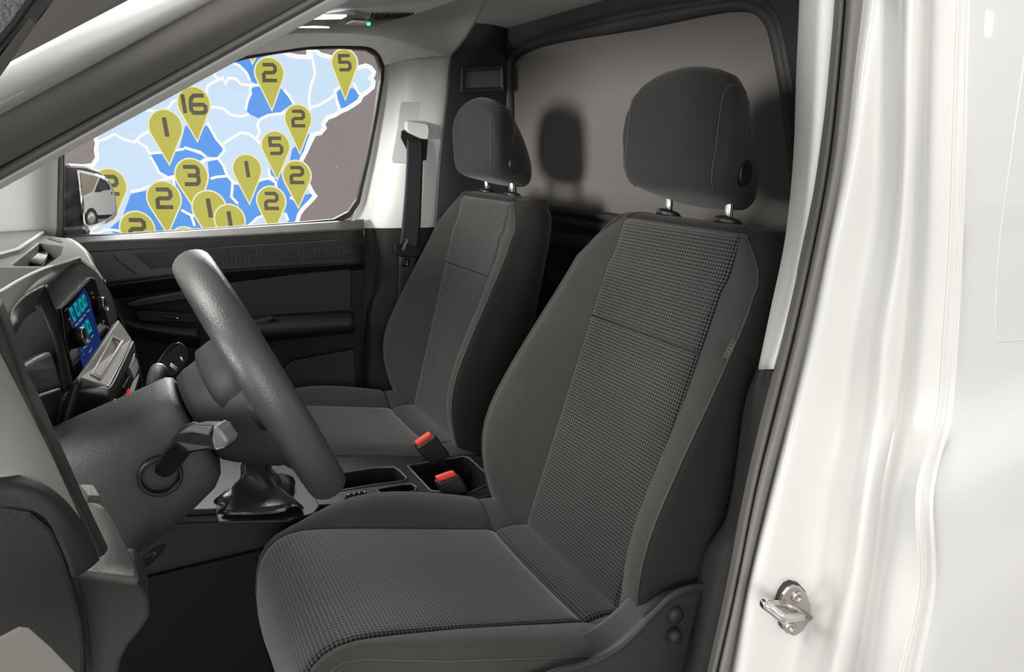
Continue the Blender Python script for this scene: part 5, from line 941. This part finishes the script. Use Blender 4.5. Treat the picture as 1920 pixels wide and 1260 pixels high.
# ------------------------------------------------------------------ wing mirror
wm = empty('wing_mirror', (-.1, 2.2, 1.18), 'black wing mirror outside the passenger window', 'wing mirror')
mn = Vector(PTS['mir_n'][0])
mh = [Vector(p) for p in PTS['mir_h']]
slab('housing', mh, .10, MT['mid'], wm, .016, seg=4, vec=-mn*.08+Vector((-.02, .03, 0)))
mg = [p+mn*.003 for p in cr([Vector(p) for p in PTS['mir_g']]+[Vector(PTS['mir_g'][0])], 49)[:-1]]
mc = sum(mg, Vector())/len(mg); rr_ = []
for f in (1, .85, .7, .55, .4, .25, .1, .02):
    rr_.append([mc+(p-mc)*f+mn*(.004-((p-mc)*f).length_squared/(2*1.1)) for p in mg])
rings('mirror_glass', rr_, MT['mirror'], wm)
box('mirror_arm', -.17, -.09, 2.06, 2.24, 1.165, 1.20, MT['mid'], wm, .01)

# white van standing further back, seen only in the wing mirror
vo_ = Vector((7.6, 2.95, 0)); vf = Vector((.22, -.975, 0)).normalized(); vs_ = Vector((-vf.y, vf.x, 0)); vs_ = vs_ if vs_.x < 0 else -vs_
wv = empty('parked_van', vo_, 'white panel van reflected in the wing mirror', 'van')
def vp(l, w_, z): return vo_-vf*l+vs_*w_+Vector((0, 0, z))
prof_v = [(0, .32), (-.04, .55), (.05, .88), (.25, 1.0), (.95, 1.12), (1.65, 1.72), (1.95, 1.82), (4.2, 1.85), (4.38, 1.5), (4.4, .35)]
o = slab('body', [vp(l, .9, z) for l, z in prof_v], 1.8, MT['paint'], wv, .06, away=vo_+vs_*50+Vector((0, 0, 1)), seg=4)
slab('side_window', [vp(l, .905, z) for l, z in ((1.05, 1.12), (1.62, 1.62), (2.0, 1.66), (2.0, 1.12))], .01, MT['darkglass'], wv, 0, away=vo_+vs_*50)
slab('sill', [vp(l, .905, z) for l, z in ((0, .32), (0, .5), (.4, .52), (1.2, .42), (3, .40), (4.3, .40), (4.3, .3), (1, .3))], .01, MT['dark'], wv, 0, away=vo_+vs_*50)
for l in (.78, 3.45):
    wh = lathe('wheel', vp(l, .80, .33), vs_, [(-.1, .32), (.1, .33), (.13, .30), (.12, .2)], MT['tyre'], wv, 32)
    lathe('rim', vp(l, .90, .33), vs_, [(0, .22), (.04, .21), (.03, .06)], MT['steel'], wh, 24)
for l in (2.0, 2.35): slab('door_handle', [vp(l, .92, z) if i < 2 else vp(l+.16, .92, z) for i, z in enumerate((1.0, 1.05, 1.05, 1.0))], .02, MT['dark'], wv, .004, away=vo_+vs_*50)
# ------------------------------------------------------------------ map display
BO = Vector(PTS['board_o'][0]); BR = Vector(PTS['board_r'][0]); BN = Vector((-math.sin(YAW), -math.cos(YAW), 0))
def bpt(p, l=0): return BO+BR*p[0]+Vector((0, 0, p[1]))+BN*l
dsp = empty('map_display', bpt((-1.9, -1.4)), 'lit display wall showing a blue regional map with numbered olive pins', 'display')
(x0, z1), (x1, z0) = PTS['b_corner']
slab('display_panel', [bpt(p) for p in ((x0, z0), (x1, z0), (x1, z1), (x0, z1))], .08, MT['e_bg'], dsp, 0)
lay = .002
slab('land', [bpt(p, lay) for p in PTS['coast']], .001, MT['e_lblue'], dsp, 0)
def ribbon(name, pts, w_, l, material, parent, closed=False):
    ps = [Vector((p[0], p[1], 0)) for p in pts]; k = len(ps); lft, rgt = [], []
    for i in range(k):
        a = ps[i-1] if (i or closed) else ps[i]; b = ps[(i+1) % k] if (i < k-1 or closed) else ps[i]
        d1, d2 = (ps[i]-a), (b-ps[i])
        d1 = d1.normalized() if d1.length > 1e-9 else d2.normalized(); d2 = d2.normalized() if d2.length > 1e-9 else d1
        n1, n2 = Vector((-d1.y, d1.x, 0)), Vector((-d2.y, d2.x, 0)); m_ = (n1+n2)
        m_ = m_.normalized() if m_.length > 1e-6 else n1
        s = min(1/max(.35, m_.dot(n1)), 1.8)*w_/2; lft.append(ps[i]+m_*s); rgt.append(ps[i]-m_*s)
    if closed: lft.append(lft[0]); rgt.append(rgt[0]); k += 1
    v = [tuple(bpt((p.x, p.y), l)) for p in lft]+[tuple(bpt((p.x, p.y), l)) for p in rgt]
    v += [tuple(bpt((p.x, p.y), l-.001)) for p in lft]+[tuple(bpt((p.x, p.y), l-.001)) for p in rgt]
    f = []
    for i in range(k-1): f += [(i, i+1, k+i+1, k+i), (2*k+i, 3*k+i, 3*k+i+1, 2*k+i+1), (i, 2*k+i, 2*k+i+1, i+1), (k+i, k+i+1, 3*k+i+1, 3*k+i)]
    me = bpy.data.meshes.new(name); me.from_pydata(v, [], f); me.update()
    return link_mesh(name, me, material, parent, smooth=False)
for i, b in enumerate(PTS['blue']): slab('blue_region', [bpt(p, lay*2+.0003*i) for p in b], .001, MT['e_blue'], dsp, 0)
def wig(pts, amp, seed, closed=False):
    rnd = random.Random(seed); out = []
    k = len(pts)
    for i in range(k if closed else k-1):
        a, b = pts[i], pts[(i+1) % k]; out.append(a)
        L = math.hypot(b[0]-a[0], b[1]-a[1]); n_ = max(1, int(L/.035))
        for j in range(1, n_):
            f = j/n_; out.append((a[0]+(b[0]-a[0])*f+rnd.uniform(-amp, amp), a[1]+(b[1]-a[1])*f+rnd.uniform(-amp, amp)))
    if not closed: out.append(pts[-1])
    return out
ribbon('coast_line', wig(PTS['coast'], .004, 3, True), .024, .010, MT['e_white'], dsp, True)
for i, l in enumerate(PTS['lines']): ribbon('border_line', wig(l, .004, i), .015, .0095+.0001*i, MT['e_white'], dsp)
GLY = {'2': [[(-.42, -.52), (.28, -.52), (.42, -.38), (.42, -.12), (.28, .0), (-.26, .0), (-.4, .12), (-.4, .52), (.5, .52)]],
       '5': [[(.44, -.52), (-.36, -.52), (-.36, -.04), (.28, -.04), (.42, .1), (.42, .38), (.28, .52), (-.42, .52)]],
       '1': [[(-.03, -.56), (.05, .56)]],
       '3': [[(-.46, -.52), (.28, -.52), (.42, -.38), (.42, -.12), (.28, .0), (-.22, .0)], [(.28, .0), (.42, .12), (.42, .38), (.28, .52), (-.46, .52)]],
       '16': [[(-.66, -.56), (-.58, .56)], [(.66, -.48), (.05, -.48), (-.14, -.3), (-.2, 0), (-.2, .36), (-.06, .54), (.56, .54), (.7, .42), (.7, .16), (.56, .06), (-.2, .06)]]}
def pin_outline(c, r, t, s=1.0):
    cx, cy = c; d = math.hypot(t[0]-cx, t[1]-cy); base = math.atan2(t[1]-cy, t[0]-cx); al = math.acos(min(1, r/d))
    out = [(cx+(t[0]-cx)*s if s != 1 else t[0], cy+(t[1]-cy)*s if s != 1 else t[1])]
    for i in range(33):
        a = base+al+(2*math.pi-2*al)*i/32; out.append((cx+r*s*math.cos(a), cy+r*s*math.sin(a)))
    return out
for i, (c, r, t, s) in enumerate(PTS['pins']):
    l = .015+.004*i
    po = slab('map_pin', [bpt(p, l) for p in pin_outline(c, r, t)], .002, MT['e_pin'], dsp, 0)
    ribbon('pin_edge', pin_outline(c, r, t), .009, l+.0008, MT['e_edge'], po, True)
    if s:
        for k_, g_ in enumerate(GLY[s]):
            pts = [(c[0]+x*r*.98, c[1]-y*r*.98+.0*r) for x, y in g_]
            ribbon('numeral', pts, r*(.24 if s != '1' else .26), l+.0018+.0002*k_, MT['e_num'], po)
